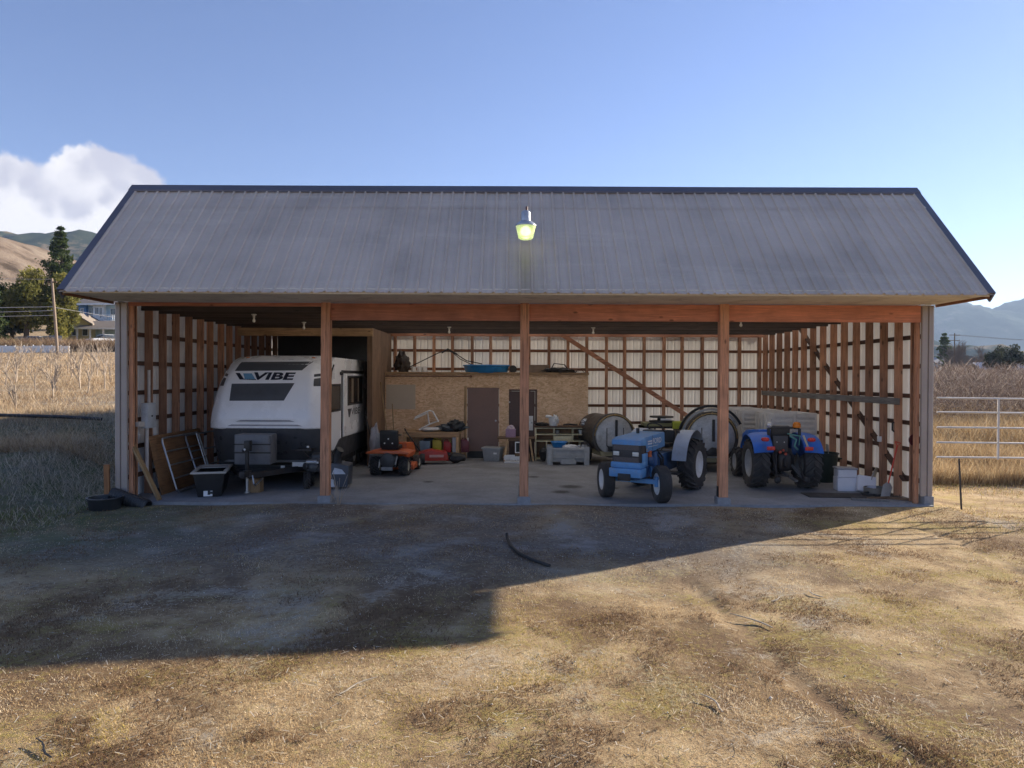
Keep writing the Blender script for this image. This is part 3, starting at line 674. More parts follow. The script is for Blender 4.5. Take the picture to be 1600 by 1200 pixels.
# slide-out and side windows
SX=1.195
GLS=plain('tinted_glass',(.055,.045,.038),.08,var=.35,scale=1.5)
so=part(rv,'slide_out',MB().bb(SX-.1,SX+.05,2.3,4.75,.95,2.56),FIB,smooth=0,bevel=.02)
part(so,'seal',MB().bb(SX-.05,SX+.02,2.24,2.298,.93,2.64).bb(SX-.05,SX+.02,2.298,4.8,2.565,2.64),BLK,smooth=0)
part(so,'window',MB().bb(SX+.045,SX+.06,2.75,4.4,1.78,2.45),GLS,smooth=0,bevel=.004)
part(so,'window_frame',MB().bb(SX+.045,SX+.066,2.70,2.75,1.73,2.50).bb(SX+.045,SX+.066,4.4,4.45,1.73,2.50).bb(SX+.045,SX+.066,2.75,4.4,2.45,2.5).bb(SX+.045,SX+.066,2.75,4.4,1.73,1.78),BLK,smooth=0)
part(so,'curtain',MB().bb(SX+.058,SX+.0615,3.1,3.35,1.8,2.43).bb(SX+.058,SX+.0615,3.85,4.0,1.8,2.43),plain('tan_curtain',(.20,.15,.10),.8),smooth=0)
lettering(so,'lettering','VIBE',DKG,lambda u,w: (SX+.056,3.1+u,1.46+w),.18,1.05,.01,.1)
part(so,'logo_mark',MB().prism([(2.72,1.64),(3.02,1.64),(3.10,1.60),(2.92,1.42),(2.84,1.42)],'x',SX+.05,SX+.056),DKG,smooth=0)
w=part(rv,'window',MB().bb(SX-.01,SX+.018,1.15,2.05,1.68,2.25),GLS,smooth=0,bevel=.004)
part(w,'window_frame',MB().bb(SX-.01,SX+.024,1.10,1.15,1.63,2.30).bb(SX-.01,SX+.024,2.05,2.10,1.63,2.30).bb(SX-.01,SX+.024,1.15,2.05,2.25,2.30).bb(SX-.01,SX+.024,1.15,2.05,1.63,1.68),BLK,smooth=0)
part(rv,'side_skirt',MB().prism([(.9,.62),(1.5,.70),(2.0,.92),(2.28,.94),(5.2,.90),(7.5,.85),(7.5,.45),(.9,.45)],'x',SX-.02,SX+.014),DKG,smooth=0)
part(rv,'porch_light',MB().lump((SX+.03,2.12,2.56),(.1,.12,.1),2,.05),BLK)
for y in (3.9,4.75):
    for sg in (-1,1): wheel(rv,(sg*1.06,y,.34),.34,.22,.19,STEEL,n=24)
# tongue: A-frame, coupler, jack, gas bottle cover
part(rv,'tongue',MB().beam((-.95,.5,.42),(-.05,-1.0,.42),.06,.12).beam((.95,.5,.42),(.05,-1.0,.42),.06,.12).beam((-.5,-.25,.42),(.5,-.25,.42),.06,.1),IRON,smooth=0)
part(rv,'coupler',MB().prism([(-.09,-.9),(-.06,-1.22),(.06,-1.22),(.09,-.9)],'z',.40,.52),IRON,bevel=.015)
jk=part(rv,'jack',MB().cyl((-.045,-.80,0.06),(-.045,-.80,.62),.03,n=12).cyl((-.045,-.8,0.03),(-.045,-.8,.06),.06,n=12),STEEL)
part(jk,'jack_head',MB().cyl((-.045,-.80,.50),(-.045,-.80,.95),.042,n=12).box((-.02,-.82,1.02),(.12,.16,.22)).lump((-.09,-.9,.93),(.06,.06,.06),1,.05),BLK,bevel=.012)
part(jk,'indicator_lamp',MB().lump((-.06,-.905,.95),(.05,.03,.05),1,.0),WHT)
pc=part(rv,'gas_bottle_cover',MB().prism([(-.38,-.62),(.34,-.62),(.38,-.58),(.38,-.18),(-.38,-.18),(-.40,-.58)],'z',.60,1.24),plain('cover_grey',(.13,.135,.15),.45,var=.25,scale=3),bevel=.05)
part(pc,'strap',MB().bb(-.405,.388,-.632,-.615,.84,.87).bb(-.405,.388,-.632,-.615,1.02,1.045),BLK,smooth=0)
part(rv,'warning_label',MB().bb(.62,.95,.11,.114,.47,.57).bb(.38,.47,.06,.065,.44,.50),WHT,smooth=0,rot=(0,0,0))
part(rv,'safety_chain',MB().tube([(.12,-.95,.42),(.16,-.98,.26),(.12,-.8,.18),(.18,-.5,.3)],.018,6),STEEL)
solo('wood_block',MB().bb(-.14,.14,-.12,.12,0,.28),PINEZ,'squared wood block standing under the trailer jack','block',(-5.74,1.13,0),smooth=0,bevel=.008)

# ------------------------------------------------------------------ blue three-quarter tractor (FORD)
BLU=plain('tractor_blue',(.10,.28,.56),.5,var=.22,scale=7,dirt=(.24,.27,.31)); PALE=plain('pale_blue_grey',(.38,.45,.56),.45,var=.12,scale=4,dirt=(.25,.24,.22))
hd=math.atan2(-.525,.858)      # tractor local +y = backwards; front towards camera-left
ft=thing('vineyard_tractor','old light blue narrow tractor with white wheel rims and a square grille','tractor',(2.245,.39,0),-math.atan2(.525,.858),)
for sg in (-1,1): wheel(ft,(sg*.60,0,.365),.365,.23,.21,WHT,n=32,tread=1,yaw=R(38))
for sg in (-1,1): wheel(ft,(sg*.62,1.95,.57),.575,.36,.29,WHT,lugs=18,n=36)
part(ft,'front_axle',MB().beam((-.5,0,.40),(.5,0,.40),.10,.09).cyl((-.5,0,.3),(-.5,0,.5),.045).cyl((.5,0,.3),(.5,0,.5),.045).tube([(-.45,.12,.38),(.45,.12,.38)],.018),BLU)
part(ft,'chassis',MB().bb(-.17,.17,-.25,1.95,.42,.66).bb(-.22,.22,.9,2.1,.45,.85),plain('engine_blue',(.035,.10,.24),.55,dirt=(.06,.055,.05)),bevel=.02)
part(ft,'front_weight',MB().bb(-.34,.34,-.46,-.12,.50,.68).bb(-.32,.32,-.42,-.1,.68,.80),BLU,bevel=.03)
part(ft,'weight_bracket',MB().bb(-.13,.13,-.50,-.455,.44,.58),IRON,bevel=.01)
hood=part(ft,'hood',MB().prism([(-.40,1.14),(-.38,1.24),(-.2,1.285),(1.0,1.33),(1.02,1.02),(.55,1.0),(.5,.98),(-.05,.98),(-.08,1.12)],'x',-.31,.31),BLU,bevel=.022)
part(ft,'grille',MB().bb(-.30,.30,-.375,-.05,.78,1.16),plain('grille_black',(.03,.03,.034),.5,var=.5,scale=20),bevel=.01)
gr=part(ft,'grille_screen',MB().bb(-.265,.265,-.392,-.376,1.04,1.145).bb(-.265,.265,-.392,-.376,.795,.895),plain('screen_mesh',(.10,.085,.082),.6,var=.5,scale=40,bmp=.5),smooth=0)
for sg in (-1,1): part(ft,'headlight',MB().bb(sg*.205-.065,sg*.205+.065,-.405,-.376,.925,1.01),plain('lamp_glass',(.62,.62,.58),.15,var=.3,scale=30),bevel=.012)
part(ft,'side_panel',MB().bb(.302,.312,-.30,.0,.70,.97),BLU,bevel=.004)
lettering(ft,'lettering','FORD',WHT,lambda u,w:(.3135,.28+u,1.125+w),.115,.5,.02)
part(ft,'model_stripe',MB().bb(.311,.3135,.0,.24,1.13,1.16).bb(.311,.3135,.0,.24,1.18,1.21).bb(.311,.3135,.0,.6,1.08,1.09),WHT,smooth=0)
part(ft,'engine',MB().bb(-.2,.2,.1,.95,.66,1.0).lump((.24,.3,.80),(.16,.22,.24),3,.1).cyl((.26,.5,.66),(.26,.5,.95),.07).cyl((-.26,.6,.7),(-.26,.6,.95),.06),plain('engine_blue',(0,0,0)),bevel=.015)
part(ft,'oil_filter',MB().cyl((.30,.12,.88),(.30,.12,1.0),.05),plain('orange_filter',(.45,.10,.03),.5))
part(ft,'hydraulic_hose',MB().tube([(.25,.55,.95),(.36,.62,.8),(.33,.7,.62)],.02,6).tube([(.22,.75,.98),(.34,.82,.8),(.3,.8,.55)],.018,6).tube([(.2,.9,.95),(.3,.95,.75),(.26,1.05,.6)],.018,6),BLK)
part(ft,'steering_rod',MB().tube([(.3,.6,.5),(.52,.1,.42)],.022,8).tube([(.18,.5,.62),(.34,.15,.48)],.03,8),BLU)
part(ft,'dash',MB().bb(-.2,.2,1.0,1.2,.95,1.36),DKG,bevel=.03)
sw=part(ft,'steering_wheel',MB().lathe([(.17+.016*cos(a),.016*sin(a)) for a in np.linspace(0,2*pi,9)],(0,0,0),'z',24).beam((-.17,0,0),(.17,0,0),.03,.012),BLK,loc=(0,1.27,1.40),rot=(R(-35),0,0))
part(sw,'column',MB().cyl((0,0,-.16),(0,0,0),.02),IRON)
part(ft,'exhaust_muffler',MB().cyl((-.12,.55,1.30),(-.12,.55,1.42),.035),IRON)
part(ft,'seat',MB().box((0,1.78,.98),(.42,.40,.10)).box((0,1.98,1.14),(.40,.09,.32),(R(-12),0,0)),BLK,bevel=.035)
for sg in (-1,1):
    # arched fender: pale band on the crown, dark inner side
    def fend(u,v,r=.72,x0=.38,x1=.70):
        a=R(8)+u*R(175); x=x0+(x1-x0)*v; return (sg*x,1.95-cos(a)*r*1.0,.60+sin(a)*r)
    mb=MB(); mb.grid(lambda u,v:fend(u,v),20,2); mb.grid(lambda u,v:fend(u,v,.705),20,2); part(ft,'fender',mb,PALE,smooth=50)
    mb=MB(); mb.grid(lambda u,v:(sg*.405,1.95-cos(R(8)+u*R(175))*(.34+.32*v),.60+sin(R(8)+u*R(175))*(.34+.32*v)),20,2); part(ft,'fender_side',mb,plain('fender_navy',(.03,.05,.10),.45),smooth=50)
part(ft,'footplate',MB().bb(-.58,-.2,1.05,1.5,.42,.45).bb(.2,.58,1.05,1.5,.42,.45),IRON,smooth=0)
part(ft,'roll_bar_stub',MB().beam((-.36,2.28,.75),(-.36,2.28,1.2),.06,.06).beam((.36,2.28,.75),(.36,2.28,1.2),.06,.06).cyl((.42,1.55,1.27),(.42,1.55,1.33),.04),IRON,smooth=0)
part(ft,'gear_lever',MB().tube([(.12,1.35,.9),(.16,1.42,1.28)],.012,6).lump((.16,1.42,1.3),(.05,.05,.06),1,.0),BLK)
part(ft,'hydraulic_lever',MB().tube([(.34,1.6,.95),(.36,1.5,1.3)],.011,6).tube([(.30,1.62,.95),(.31,1.54,1.26)],.011,6),IRON)
part(ft,'fuel_line',MB().tube([(-.28,.2,1.0),(-.33,.4,.9),(-.3,.8,.85),(-.2,1.0,1.0)],.014,6),BLK)
part(ft,'hood_seam',MB().bb(-.312,.312,.27,.278,1.0,1.30),BLK,smooth=0)
part(ft,'hood_latch',MB().bb(.311,.325,-.1,-.04,1.02,1.06),STEEL,bevel=.004)
part(ft,'linkage',MB().beam((-.25,2.1,.5),(-.35,2.9,.40),.05,.06).beam((.25,2.1,.5),(.35,2.9,.40),.05,.06),IRON,smooth=0)

# ------------------------------------------------------------------ dark blue tractor seen from behind
NB=plain('deep_blue',(.02,.15,.60),.45,var=.2,scale=6,dirt=(.12,.14,.2)); GRIM=plain('rim_grey',(.40,.41,.42),.5,dirt=(.2,.18,.15)); LMP=plain('red_lens',(.62,.03,.025),.25); AMB=plain('amber_lens',(.75,.22,.01),.25)
nt2=thing('compact_tractor','bright blue compact tractor seen from behind with chevron tyres and amber beacon','tractor',(5.88,2.05,0),R(-3))
for sg in (-1,1): wheel(nt2,(sg*.565,0,.56),.565,.37,.31,GRIM,lugs=20,n=40)
for sg in (-1,1): wheel(nt2,(sg*.46,1.85,.37),.38,.25,.20,GRIM,lugs=14,n=28)
part(nt2,'rear_housing',MB().bb(-.24,.24,-.22,.9,.42,.92).lump((0,-.22,.62),(.36,.22,.42),1,.04,p=.6),IRON,bevel=.04)
part(nt2,'front_body',MB().bb(-.2,.2,.8,2.1,.45,.75),IRON,bevel=.03)
part(nt2,'hood',MB().prism([(.75,.80),(.75,1.27),(1.9,1.18),(2.25,1.05),(2.3,.72)],'x',-.28,.28),NB,bevel=.05)
for sg in (-1,1):
    pr=[(.52,-.32),(.60,-.10),(.655,.14),(.66,.32),(.60,.56)]
    def fn(u,v):
        a=R(25)+u*R(130); r=.66; x=sg*(.33+.42*v); k=1-.10*(v**3)
        return (x,-cos(a)*r*.98+.03,.60+sin(a)*r*k)
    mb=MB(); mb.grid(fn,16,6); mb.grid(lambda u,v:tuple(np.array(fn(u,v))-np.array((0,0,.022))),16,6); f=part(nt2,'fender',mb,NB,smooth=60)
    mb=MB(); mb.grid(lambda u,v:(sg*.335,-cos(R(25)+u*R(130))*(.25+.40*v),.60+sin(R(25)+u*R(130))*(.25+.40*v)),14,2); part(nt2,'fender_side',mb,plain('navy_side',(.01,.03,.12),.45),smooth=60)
    part(f,'tail_light',MB().lump((sg*.50,-.50,1.135),(.17,.10,.09),2,.03,p=.7),LMP); part(f,'reflector',MB().box((sg*.41,-.62,.95),(.17,.04,.08)),LMP,bevel=.01)
part(nt2,'seat',MB().box((-.05,.16,1.02),(.44,.42,.14)).box((-.05,-.08,1.22),(.42,.12,.40),(R(8),0,0)),plain('seat_vinyl',(.03,.031,.035),.5),bevel=.05)
part(nt2,'tool_panel',MB().box((-.10,-.26,1.02),(.34,.06,.36)),plain('seat_panel',(.05,.05,.055),.5),bevel=.03)
part(nt2,'panel_screw',MB().cyl((-.18,-.295,1.06),(-.18,-.285,1.06),.014,n=8).cyl((-.02,-.295,1.06),(-.02,-.285,1.06),.014,n=8),STEEL)
part(nt2,'roll_bar',MB().beam((-.34,-.2,.8),(-.34,-.2,1.36),.06,.05).beam((.34,-.2,.8),(.34,-.2,1.36),.06,.05).beam((-.34,-.16,1.36),(.34,-.16,1.38),.06,.05),BLK,bevel=.01)
bc=part(nt2,'beacon',MB().lathe([(0,.13),(.06,.12),(.085,.07),(.09,.02),(.08,0),(0,0)],(.28,-.2,1.38),'z',16),AMB); part(bc,'beacon_base',MB().cyl((.28,-.2,1.345),(.28,-.2,1.38),.06),BLK)
part(nt2,'work_light',MB().lump((-.34,-.26,1.44),(.13,.10,.13),3,.03).tube([(-.3,-.2,1.4),(-.24,-.15,1.6)],.014,6),plain('chrome_lamp',(.6,.6,.6),.25,.5))
part(nt2,'wiring',MB().tube([(.1,-.3,1.2),(.22,-.36,1.12),(.18,-.36,.98),(.26,-.34,.9)],.022,6).tube([(.05,-.28,1.25),(.3,-.35,1.2),(.28,-.36,1.0)],.016,6),plain('teal_hose',(.10,.30,.28),.5))
part(nt2,'fuel_tank',MB().lump((.27,-.12,.98),(.24,.30,.46),4,.05,p=.6),plain('tank_navy',(.012,.05,.16),.4))
part(nt2,'tow_strap',MB().tube([(.36,-.40,1.22),(.42,-.50,.98)],.022,6),plain('cream_strap',(.55,.50,.38),.7))
part(nt2,'hydraulic_fitting',MB().cyl((-.12,-.34,.84),(-.12,-.28,.84),.03).cyl((.0,-.34,.80),(.0,-.28,.80),.03).cyl((-.05,-.34,.88),(-.05,-.28,.88),.025),plain('red_cap',(.45,.06,.03),.5))
lk=MB()
for sg in (-1,1): lk.beam((sg*.22,-.1,.45),(sg*.30,-.72,.30),.05,.07).cyl((sg*.28,-.62,.34),(sg*.27,-.2,.86),.025).lump((sg*.31,-.76,.28),(.14,.12,.16),2,.05)
part(nt2,'three_point_linkage',lk.beam((-.28,-.5,.36),(.0,-.55,.33),.03,.03),IRON); part(nt2,'draw_bar',MB().beam((0,-.1,.36),(.10,-.75,.26),.07,.04).beam((.14,-.3,.55),(.34,-.72,.22),.04,.05),plain('worn_steel',(.22,.23,.24),.5,.6))
part(nt2,'top_link',MB().cyl((0,-.25,.80),(-.04,-.42,.52),.03).cyl((-.2,-.28,.9),(-.26,-.5,.44),.022),IRON)

# ------------------------------------------------------------------ orchard sprayers
SIL=plain('polished_steel',(.46,.47,.48),.42,.25,var=.45,scale=3,dirt=(.12,.10,.08)); TANK=plain('dark_tank',(.06,.052,.045),.55,dirt=(.12,.1,.08))
def sprayer(loc,rz,r,label,bands):
    t=thing('orchard_sprayer',label,'sprayer',loc,rz,'orchard air-blast sprayers at the back wall')
    part(t,'tank',MB().lathe([(0,2.0),(r*.8,1.95),(r*1.0,1.7),(r*1.0,.35),(r*1.12,.2),(r*1.14,.06),(r*1.0,.02)],(0,0,r+.28),'y',36),TANK)
    d=part(t,'fan_shield',MB().lathe([(0,-.06),(r*.5,-.05),(r*.9,-.02),(r*.98,.02),(r*.98,.06)],(0,0,r+.28),'y',36),SIL)
    part(d,'shield_seam',MB().bb(-r*.45,-r*.42,-.068,-.03,.55,r*1.9).bb(r*.42,r*.45,-.068,-.03,.55,r*1.9),TANK,smooth=0)
    part(t,'upright_pipe',MB().cyl((.03,-.09,r+.2),(.03,-.09,r*1.8+.28),.035).lump((.02,-.1,r*.9),(.24,.1,.2),5,.2),BLK)
    part(t,'valve_block',MB().bb(-.22,.3,-.14,-.07,r*.55+.1,r*.55+.24).tube([(-.25,-.1,r),(-.1,-.14,r*.8),(.2,-.12,r*.75),(.4,-.08,r)],.022,6),BLK,bevel=.01)
    mb=MB()
    for i in range(7):
        a=R(20+i*23.3); mb.cyl((cos(a)*r*1.06,-.03,r+.28+sin(a)*r*1.06),(cos(a)*r*1.06,-.09,r+.28+sin(a)*r*1.06),.025,n=8)
    part(t,'nozzle_ring',mb.lathe([(r*1.05+.014*cos(a),-.02+.014*sin(a)) for a in np.linspace(0,2*pi,7)],(0,0,r+.28),'y',32,0,pi),plain('brass',(.35,.24,.10),.4,.6))
    if bands:
        for rr,m in ((r*1.22,SIL),(r*1.36,BLK)):
            mb=MB(); mb.grid(lambda u,v:(cos(R(25)+u*R(140))*(rr-.03+.06*(v>.5)),.05+.25*(.5-abs(v-.5)),r+.28+sin(R(25)+u*R(140))*(rr-.03+.06*(v>.5))),24,3); part(t,'deflector_band',mb,m)
    part(t,'frame',MB().bb(-.42,-.34,.0,2.2,.28,.4).bb(.34,.42,.0,2.2,.28,.4).bb(-.42,.42,-.04,.03,.27,.38),plain('frame_tan',(.30,.27,.16),.6,dirt=(.1,.08,.06)),smooth=0)
    for sg in (-1,1): wheel(t,(sg*.52,1.0,.30),.30,.2,.15,GRIM,n=20)
    return t
sprayer((2.66,6.0,0),R(12),.56,'round steel-faced orchard sprayer beside the cream cubby shelf',False)
sprayer((5.02,4.6,0),R(-4),.62,'larger arched orchard sprayer half hidden behind the right-hand post',True)
bx=thing('spray_pump_unit','low pump unit with yellow-green box between the two sprayers','pump',(4.02,6.4,0))
part(bx,'frame',MB().bb(-.6,.6,-.3,.5,.35,.45).bb(-.55,-.48,-.28,.4,0,1.1).bb(.48,.55,-.28,.4,0,1.1).bb(-.55,.55,-.28,.4,1.04,1.1),IRON,smooth=0)
part(bx,'tray',MB().bb(-.5,.28,-.32,.3,1.10,1.20),plain('olive_box',(.22,.21,.10),.6),bevel=.01)
part(bx,'yellow_box',MB().bb(.30,.62,-.34,.1,1.03,1.24),plain('lime_box',(.42,.46,.05),.5),bevel=.015)
part(bx,'reel',MB().lathe([(.1,0),(.36,.0),(.36,.05),(.12,.05),(.12,.14),(.34,.14),(.34,.18),(.1,.18)],(.05,.0,1.20),'z',20),BLK); part(bx,'label_plate',MB().bb(-.05,.24,-.38,-.36,1.28,1.33),WHT,smooth=0)

# ------------------------------------------------------------------ riding mower
ORG=plain('mower_orange',(.55,.11,.025),.42,dirt=(.2,.08,.04)); RDP=plain('mower_red',(.42,.035,.022),.42,dirt=(.15,.06,.04))
rmw=thing('riding_mower','orange riding mower with black high-back seat seen from behind','mower',(-3.30,3.80,0),R(-6))
for sg in (-1,1): wheel(rmw,(sg*.37,0,.235),.24,.23,.11,plain('cream_rim',(.5,.46,.36),.5),n=24,lugs=16)
for sg in (-1,1): wheel(rmw,(sg*.38,1.25,.19),.19,.16,.09,plain('cream_rim',(0,0,0)),n=20)
part(rmw,'fender',MB().prism([(-.56,.56),(-.55,.60),(-.34,.64),(.34,.64),(.55,.60),(.56,.56)],'y',-.28,.42),ORG,bevel=.02)
part(rmw,'seat',MB().box((0,.14,.70),(.46,.44,.12)).box((0,-.10,.92),(.48,.13,.46),(R(10),0,0)),BLK,bevel=.055)
part(rmw,'seat_bolt',MB().cyl((-.1,-.19,.82),(-.1,-.17,.82),.018,n=8).cyl((.1,-.19,.82),(.1,-.17,.82),.018,n=8).cyl((0,-.2,.93),(0,-.18,.93),.018,n=8),WHT)
part(rmw,'rear_housing',MB().lathe([(0,-.34),(.13,-.33),(.19,-.28),(.20,-.1),(.2,.1)],(0,0,.40),'y',24),plain('housing_grey',(.06,.063,.07),.5))
part(rmw,'housing_bolt',MB().cyl((-.11,-.33,.42),(-.11,-.31,.42),.02,n=8).cyl((.11,-.33,.42),(.11,-.31,.42),.02,n=8),WHT)
part(rmw,'hitch_plate',MB().bb(-.14,.14,-.32,-.28,.16,.24).tube([(-.2,-.25,.42),(-.22,-.27,.22)],.02,6).tube([(.24,-.25,.5),(.2,-.27,.3)],.02,6),STEEL)
part(rmw,'hood',MB().prism([(.6,.35),(.6,.78),(1.35,.72),(1.5,.6),(1.52,.35)],'x',-.27,.27),ORG,bevel=.05)
part(rmw,'steering_column',MB().cyl((0,.55,.7),(0,.42,.98),.025).lathe([(.16+.013*cos(a),.013*sin(a)) for a in np.linspace(0,2*pi,7)],(0,.42,.98),'z',18),BLK)
part(rmw,'cutting_deck',MB().prism([(-.52,.3),(-.45,1.05),(.45,1.05),(.52,.3)],'z',.10,.24),ORG,bevel=.03)
part(rmw,'frame',MB().bb(-.2,.2,-.2,1.4,.22,.42),IRON,bevel=.02)
rd=thing('rotary_cutter','low red cutter deck with black tine end beside the workbench','machine',(-2.35,6.2,0),R(8))
part(rd,'deck',MB().prism([(-.55,.10),(-.55,.34),(-.2,.42),(.25,.34),(.30,.10)],'y',-.2,.25),RDP,bevel=.03)
part(rd,'label_plate',MB().box((-.05,-.205,.24),(.40,.012,.07)),plain('pink_label',(.62,.35,.33),.5),smooth=0)
part(rd,'tine_head',MB().lump((.55,.02,.16),(.5,.3,.28),4,.25),IRON); part(rd,'drive_arm',MB().beam((.2,.05,.3),(.75,.05,.12),.1,.08),BLK,bevel=.02)
wheel(rd,(-.45,-.12,.17),.17,.14,.08,plain('cream_rim',(0,0,0)),n=20)
part(rd,'handle',MB().tube([(-.5,.05,.35),(-.9,.2,.9),(-.95,.22,1.0)],.018,6),IRON)

# ------------------------------------------------------------------ snow blower by the first post
sb=thing('snow_blower','black walk-behind snow blower standing behind the first timber post','snow blower',(-4.36,1.75,0),R(4))
for yy in (-.2,.22): wheel(sb,(-.40,yy,.19),.19,.12,.08,DKG,n=22,lugs=14,yaw=R(20))
part(sb,'engine',MB().bb(-.42,-.02,-.18,.2,.38,.66).lump((-.2,0,.68),(.36,.34,.22),2,.08,p=.7).cyl((-.35,-.1,.5),(-.46,-.2,.5),.08),plain('engine_black',(.05,.052,.056),.45),bevel=.03)
part(sb,'muffler',MB().cyl((-.40,-.22,.60),(-.18,-.22,.60),.05,n=12),STEEL)
part(sb,'recoil_cover',MB().lathe([(0,-.27),(.06,-.27),(.10,-.24),(.11,-.19)],(-.26,0,.48),'y',20),DKG)
part(sb,'fuel_tank',MB().lump((-.22,-.16,.60),(.22,.16,.18),5,.04,p=.6),DKG)
part(sb,'engine_label',MB().bb(-.28,-.14,-.255,-.25,.57,.61).bb(-.06,.03,-.20,-.195,.22,.36),WHT,smooth=0)
part(sb,'auger_housing',MB().prism([(.06,.05),(.06,.52),(.20,.58),(.52,.52),(.50,.05)],'y',-.30,.36),plain('housing_slate',(.05,.06,.08),.4),bevel=.02)
part(sb,'housing_panel',MB().prism([(.16,.34),(.46,.34),(.38,.44),(.22,.48)],'y',-.312,-.302).prism([(.10,.06),(.22,.06),(.20,.22),(.12,.24)],'y',-.312,-.302),plain('pale_panel',(.50,.54,.60),.5),smooth=0)
part(sb,'chute',MB().tube([(.22,.0,.55),(.22,.0,.74),(.30,-.05,.86)],[.11,.10,.09],10),BLK)
part(sb,'handlebar',MB().tube([(-.15,-.2,.5),(-.5,-.22,.85),(-.72,-.22,.86)],.016,6).tube([(-.15,.2,.5),(-.5,.22,.85),(-.72,.22,.86)],.016,6).bb(-.62,-.3,-.22,.22,.84,.88),IRON)
part(sb,'crank_knob',MB().lump((-.02,-.22,.88),(.10,.08,.12),1,.05).lump((-.38,-.2,.93),(.06,.06,.05),1,.05),WHT)

# ------------------------------------------------------------------ left corner clutter
def gate_panel(name,L,H,bars,loc,rot,label,uprights=()):
    t=thing(name,label,'gate',loc,0,'steel pipe panels leaning on the left wall'); t.rotation_euler=rot
    pts=[(0,0,.06),(0,0,H-.08),(0,.03,H-.02),(0,.08,H),(0,L-.08,H),(0,L-.03,H-.02),(0,L,H-.08),(0,L,.06),(0,L-.06,0),(0,.06,0),(0,0,.06)]
    part(t,'frame',MB().tube(pts,.022,8),STEEL)
    for i in range(bars): part(t,'rail',MB().cyl((0,.02,H*(i+1)/(bars+1)),(0,L-.02,H*(i+1)/(bars+1)),.017,n=8),STEEL)
    for y in uprights: part(t,'upright',MB().cyl((.01,y,.02),(.01,y,H-.02),.018,n=8),STEEL)
    return t
gate_panel('pipe_gate',1.75,1.18,3,(-7.28,.86,.03),(0,R(-17),0),'nearest galvanised pipe gate panel leaning on the left wall',(1.62,))
gate_panel('pipe_gate',1.8,1.15,2,(-7.34,2.1,.03),(0,R(-19),R(-4)),'darker pipe gate panel behind the nearest one, beside the trailer',())
solo('plywood_sheet',MB().bb(-.009,.009,0,2.4,0,1.25),wood('ply_y',(.26,.135,.06),'y',knots=False),'brown plywood sheet leaning on the left wall behind the pipe gate','plywood',(-7.50,.62,.005),(0,R(-13),0),smooth=0)
solo('leaning_board',MB().bb(-.02,.02,-.07,.07,0,1.45),wood('tan_board',(.42,.27,.13),'z',knots=False),'pale tan board leaning at a slant against the left corner','board',(-7.26,.06,-.0),(R(-2),R(-27),0),smooth=0,bevel=.003)
solo('wood_stake',MB().bb(-.05,.05,-.025,.025,0,.85),wood('orange_board',(.36,.16,.06),'z'),'short orange-brown board standing outside the left corner','board',(-8.20,-.12,-.12),(0,R(-1),0),smooth=0)
CORR=plain('black_drain',(.03,.034,.04),.45,var=.3)
def corrugated(L,r): 
    n=int(L/.05); pr=[]
    for i in range(n): pr+=[(r,i*.05),(r,i*.05+.02),(r*.92,i*.05+.028),(r*.92,i*.05+.045)]
    return [(r*.9,0)]+pr+[(r*.9,n*.05),(r*.8,n*.05),(r*.8,.02)]
solo('drain_pipe',MB().lathe(corrugated(.80,.13),(0,0,0),'x',20),CORR,'black corrugated drain pipe length lying at the left shed corner','pipe',(-8.06,-.18,.16),(0,R(16),R(-10)))
solo('feed_tub',MB().lathe([(0,.02),(.24,0),(.26,.02),(.30,.24),(.32,.26),(.32,.28),(.29,.28),(.25,.05),(0,.05)],(0,0,0),'z',28),CORR,'low black tub in the weeds at the left shed corner','tub',(-8.02,-.52,-.12))
tb=thing('storage_bin','black open plastic bin with light rim and white label before the trailer','bin',(-6.58,.95,0),R(16))
def tubmesh(a0,b0,a1,b1,h,t=.02):
    mb=MB(); o0=[(-a0,-b0),(a0,-b0),(a0,b0),(-a0,b0)]; o1=[(-a1,-b1),(a1,-b1),(a1,b1),(-a1,b1)]
    i1=[(x*(1-t/a1),y*(1-t/b1)) for x,y in o1]; i0=[(x*(1-t/a0),y*(1-t/b0)) for x,y in o0]
    v=[(x,y,0) for x,y in o0]+[(x,y,h) for x,y in o1]+[(x,y,h) for x,y in i1]+[(x,y,t) for x,y in i0]; f=[(3,2,1,0)]
    for k in range(4):
        j=(k+1)%4; f+=[(k,j,4+j,4+k),(4+k,4+j,8+j,8+k),(8+k,8+j,12+j,12+k)]
    f.append((12,13,14,15)); mb.add(v,f); return mb
part(tb,'body',tubmesh(.22,.52,.30,.62,.50),BLK,bevel=.02)
part(tb,'rim',MB().bb(-.34,.34,-.67,-.60,.49,.53).bb(-.34,.34,.60,.67,.49,.53).bb(-.34,-.27,-.60,.60,.49,.53).bb(.27,.34,-.60,.60,.49,.53).bb(-.27,.27,.24,.60,.50,.52),plain('pale_rim',(.42,.40,.37),.5),bevel=.012)
part(tb,'label',MB().box((-.02,-.545,.12),(.17,.006,.20),(R(-11),0,0)),WHT,smooth=0); part(tb,'label_print',MB().box((-.0,-.552,.12),(.05,.004,.14),(R(-11),0,0)).box((.04,-.552,.09),(.06,.004,.05),(R(-11),0,0)),BLK,smooth=0)
ep=thing('electrical_panel','grey-white electrical panel box with conduit on the left wall studs','electrical panel',(-7.80,.60,1.40))
part(ep,'box',MB().bb(-.02,.10,-.18,.18,0,.52),plain('panel_grey',(.50,.53,.56),.4),bevel=.01); part(ep,'door',MB().bb(.10,.112,-.165,.165,.015,.505),plain('panel_grey',(0,0,0)),bevel=.004)
